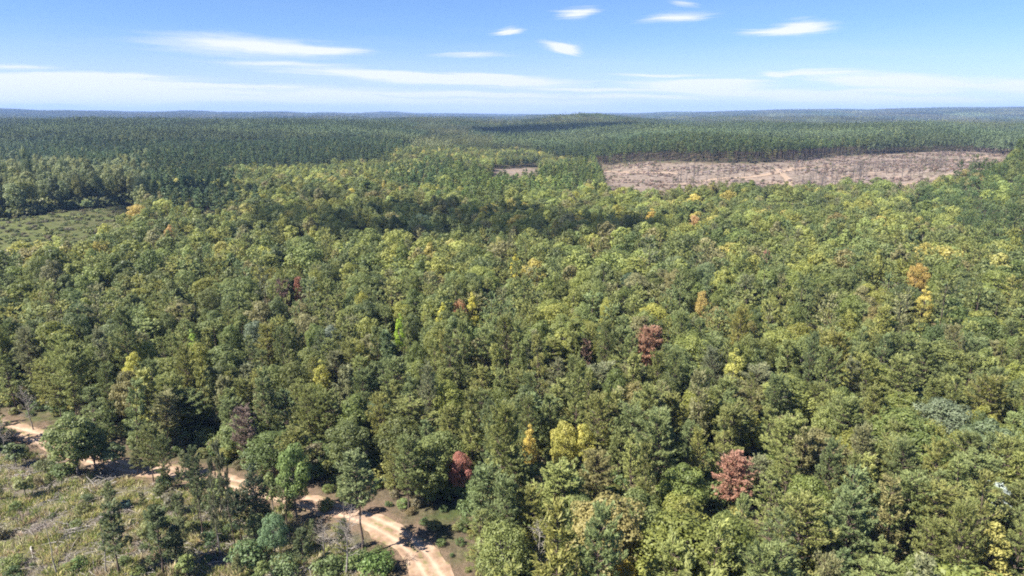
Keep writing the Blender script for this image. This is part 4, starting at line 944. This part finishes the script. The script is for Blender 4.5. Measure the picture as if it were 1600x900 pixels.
# shrubs the photo shows singly
SHR = [(5, 690, 2.6, 2.0, (.07, .09, .035), 'dark shrub at the left edge above the clearing'), (30, 716, 2.2, 1.9, (.09, .11, .045), 'olive shrub left of the roadside oak by the road'),
       (100, 742, 2.2, 1.9, (.075, .1, .035), 'leafy shrub at the foot of the roadside oak, left side'), (70, 735, 2.0, 1.7, (.11, .12, .05), 'pale olive shrub between the left edge and the roadside oak'),
       (197, 795, 1.7, .8, (.05, .085, .07), 'small bluish spruce-like shrub in the middle of the grass'), (135, 783, 1.3, 1.0, (.09, .11, .05), 'dark grassy shrub left of the bluish shrub'),
       (258, 765, 3.0, 1.3, (.045, .065, .025), 'dark shrub at the foot of the bushy roadside conifer'), (330, 795, 2.4, 1.6, (.08, .1, .04), 'green shrub right of the two roadside conifers'),
       (335, 850, 2.2, 1.6, (.05, .075, .03), 'dark shrub at the foot of the pole-like pine'), (590, 898, 3.2, 2.4, (.1, .145, .04), 'fresh green shrub nearest the viewer beside the road'),
       (560, 885, 2.4, 1.9, (.12, .15, .05), 'light green shrub at the foot of the tall bare-trunked pine'), (470, 862, 2.4, 2.0, (.13, .14, .055), 'olive shrub left of the forked dead tree'),
       (515, 895, 2.4, 2.0, (.1, .125, .045), 'green shrub at the foot of the grey twiggy dead tree'), (445, 898, 2.6, 2.2, (.11, .14, .06), 'green shrub below the vine-covered clump'),
       (390, 880, 3.4, 2.5, (.09, .125, .05), 'large green shrub in the grass below the blackish tree'), (400, 845, 2.4, 1.8, (.11, .12, .06), 'grey-olive shrub beside the blackish tree'),
       (510, 795, 1.8, 1.2, (.14, .16, .05), 'bright green shrub on the near road verge left of the tall pine'), (455, 780, 2.2, 1.4, (.12, .11, .075), 'brownish shrub on the near road verge by the leaning green tree'),
       (300, 828, 1.5, 1.2, (.13, .14, .05), 'yellowish shrub left of the dark slender pine'), (285, 872, 1.5, 1.3, (.12, .13, .06), 'olive shrub right of the right grassland pine'),
       (120, 888, 1.4, 1.2, (.1, .14, .04), 'bright green shrub between the two bare poles'), (20, 885, 1.6, 1.5, (.13, .15, .045), 'yellow-green shrub in the lower left corner')]
for i, (u, v, h, r, tnt, lab) in enumerate(SHR):
    px, py, pz = at(u, v); e = put('shrub', 'shrub', px, py, pz, h, r, tnt, i); tag(e, lab, 'shrub', 'shrubs around the clearing')

# bare trees left standing on the far clear-cut
BT = [bare_wood(430+i, 11, 34, .17, .25, 4, .016).mesh('bare_tree_wood', [M_DARKBARK]) for i in range(4)]
spots = [(1018, 276, 15), (1064, 284, 19), (1072, 282, 17), (1060, 290, 18), (1245, 262, 13), (1278, 272, 13), (1290, 292, 11), (1318, 262, 14)]
for a, b, m_ in ((1120, 276, 22), (1370, 270, 22), (1440, 266, 26), (1490, 256, 16), (1275, 290, 24), (1010, 264, 10), (1330, 276, 20), (1540, 246, 5), (1240, 262, 10)):
    for _ in range(m_):
        q = (a+random.gauss(0, 26), b+random.gauss(0, 8)); 
        if inpoly(np.array([q[0]]), np.array([q[1]]), CUT_RIGHT)[0]: spots.append((*q, random.uniform(8, 15)))
o0 = None; lst = []
for i, (u, v, h) in enumerate(spots):
    px, py, pz = at(u, v); me = BT[i % 4]
    if o0 is None: o = o0 = bpy.data.objects.new('bare_tree', me)
    else: o = o0.copy(); o.data = me
    C.objects.link(o); s = h/11; o.location = (px, py, pz-.1); o.scale = (s*1.3, s*1.3, s); o.rotation_euler = (0, 0, random.uniform(0, 6)); lst.append((o, u, v))
    tag(o, None, 'dead tree', 'bare trees left standing on the far clear-cut')
marks = [('the fork of the dirt tracks', 1222, 268), ('the left end of the clear-cut', 940, 270), ('the right tip of the clear-cut', 1575, 238), ('the three close-set bare trees', 1066, 284),
         ('the clear-cut middle', 1400, 270), ('the near edge of the clear-cut', 1300, 300), ('the track near its right end', 1500, 252)]
bk = {}
for (o, u, v), h in zip(lst, spots):
    m_ = min(marks, key=lambda q: math.hypot(q[1]-u, (q[2]-v)*3)); look = 'tall bare tree' if h[2] > 12.5 else ('short bare tree' if h[2] < 10 else 'bare grey tree')
    bk.setdefault((look, relation(u-m_[1], (v-m_[2])*2), m_[0]), []).append((math.hypot(m_[1]-u, (m_[2]-v)*3), o))
for (look, rel, lm), L_ in bk.items():
    L_.sort(key=lambda q: q[0])
    for i, (_, o) in enumerate(L_): o['label'] = f'{look}, {ORD[min(i, 15)]}nearest {rel} {lm}' if len(L_) > 1 else f'{look} {rel} {lm}'
for (o, u, v), lab in zip(lst[:4], ('leftmost tall bare tree on the pinkish clear-cut', 'tallest of three bare trees close together on the left clear-cut', 'right one of three bare trees close together on the left clear-cut', 'nearest of three bare trees close together on the left clear-cut')): o['label'] = lab

# ------------------------------------------------------------------ small fair-weather clouds whose shadows lie on the forest
def cloud(px, alt, sx, sy, sz, seed, n):
    r = np.random.default_rng(seed); import bmesh
    bm = bmesh.new(); bmesh.ops.create_icosphere(bm, subdivisions=5, radius=1)
    for v in bm.verts:
        p = np.array(v.co); k = 1+.16*wav(p[0]*1+p[2], p[1]*1-p[2], 1.1, seed)+.07*wav(p[0]+2*p[2], p[1]+p[2], .4, seed+1)+.03*wav(p[0]-p[2], p[1]+2*p[2], .15, seed+2)
        p = p*float(k); p[2] = max(p[2], -.35); v.co = p*[sx, sy, sz]
    me = bpy.data.meshes.new('cloud'); bm.to_mesh(me); bm.free(); me.materials.append(M_CLOUD)
    for q in me.polygons: q.use_smooth = True
    x0, y0, z0 = at(*px, 12); t_ = (alt-z0)/SUN[2]; o = bpy.data.objects.new('cloud', me); C.objects.link(o)
    o.location = (x0+SUN[0]*t_, y0+SUN[1]*t_, alt); tag(o, kind='stuff')
mcl, nt = mat_new('cloud_white'); t = NT(nt); mxc = t.n('ShaderNodeMixShader'); trc = t.n('ShaderNodeBsdfTransparent'); mxc.inputs[0].default_value = .5
t.l(trc.outputs[0], mxc.inputs[1]); t.l(t.bsdf((.85, .86, .88), 1, 0), mxc.inputs[2]); t.out(mxc.outputs[0]); M_CLOUD = mcl
cloud((740, 325), 800, 44, 30, 18, 801, 5)
cloud((880, 345), 830, 48, 26, 16, 803, 5)
cloud((620, 350), 810, 26, 18, 12, 805, 5)
cloud((510, 330), 820, 24, 22, 14, 806, 5)
cloud((295, 294), 820, 36, 28, 16, 811, 5)
cloud((900, 206), 900, 190, 120, 40, 821, 5)

# ------------------------------------------------------------------ air
def haze(density):
    import bmesh
    bm = bmesh.new(); bmesh.ops.create_cube(bm, size=1); me = bpy.data.meshes.new('haze'); bm.to_mesh(me); bm.free()
    o = bpy.data.objects.new('haze', me); C.objects.link(o); tag(o, kind='stuff'); o.scale = (31000, 31000, 260); o.location = (0, 0, 80)
    m, nt = mat_new('air'); v = nt.nodes.new('ShaderNodeVolumePrincipled'); v.inputs['Density'].default_value = density
    v.inputs['Color'].default_value = HAZE_COL; v.inputs['Anisotropy'].default_value = .0
    nt.links.new(v.outputs[0], nt.nodes.new('ShaderNodeOutputMaterial').inputs['Volume']); me.materials.append(m); m.cycles.volume_sampling = 'DISTANCE'
HAZE_COL = (.36, .56, 1.0, 1)
haze(.000075)
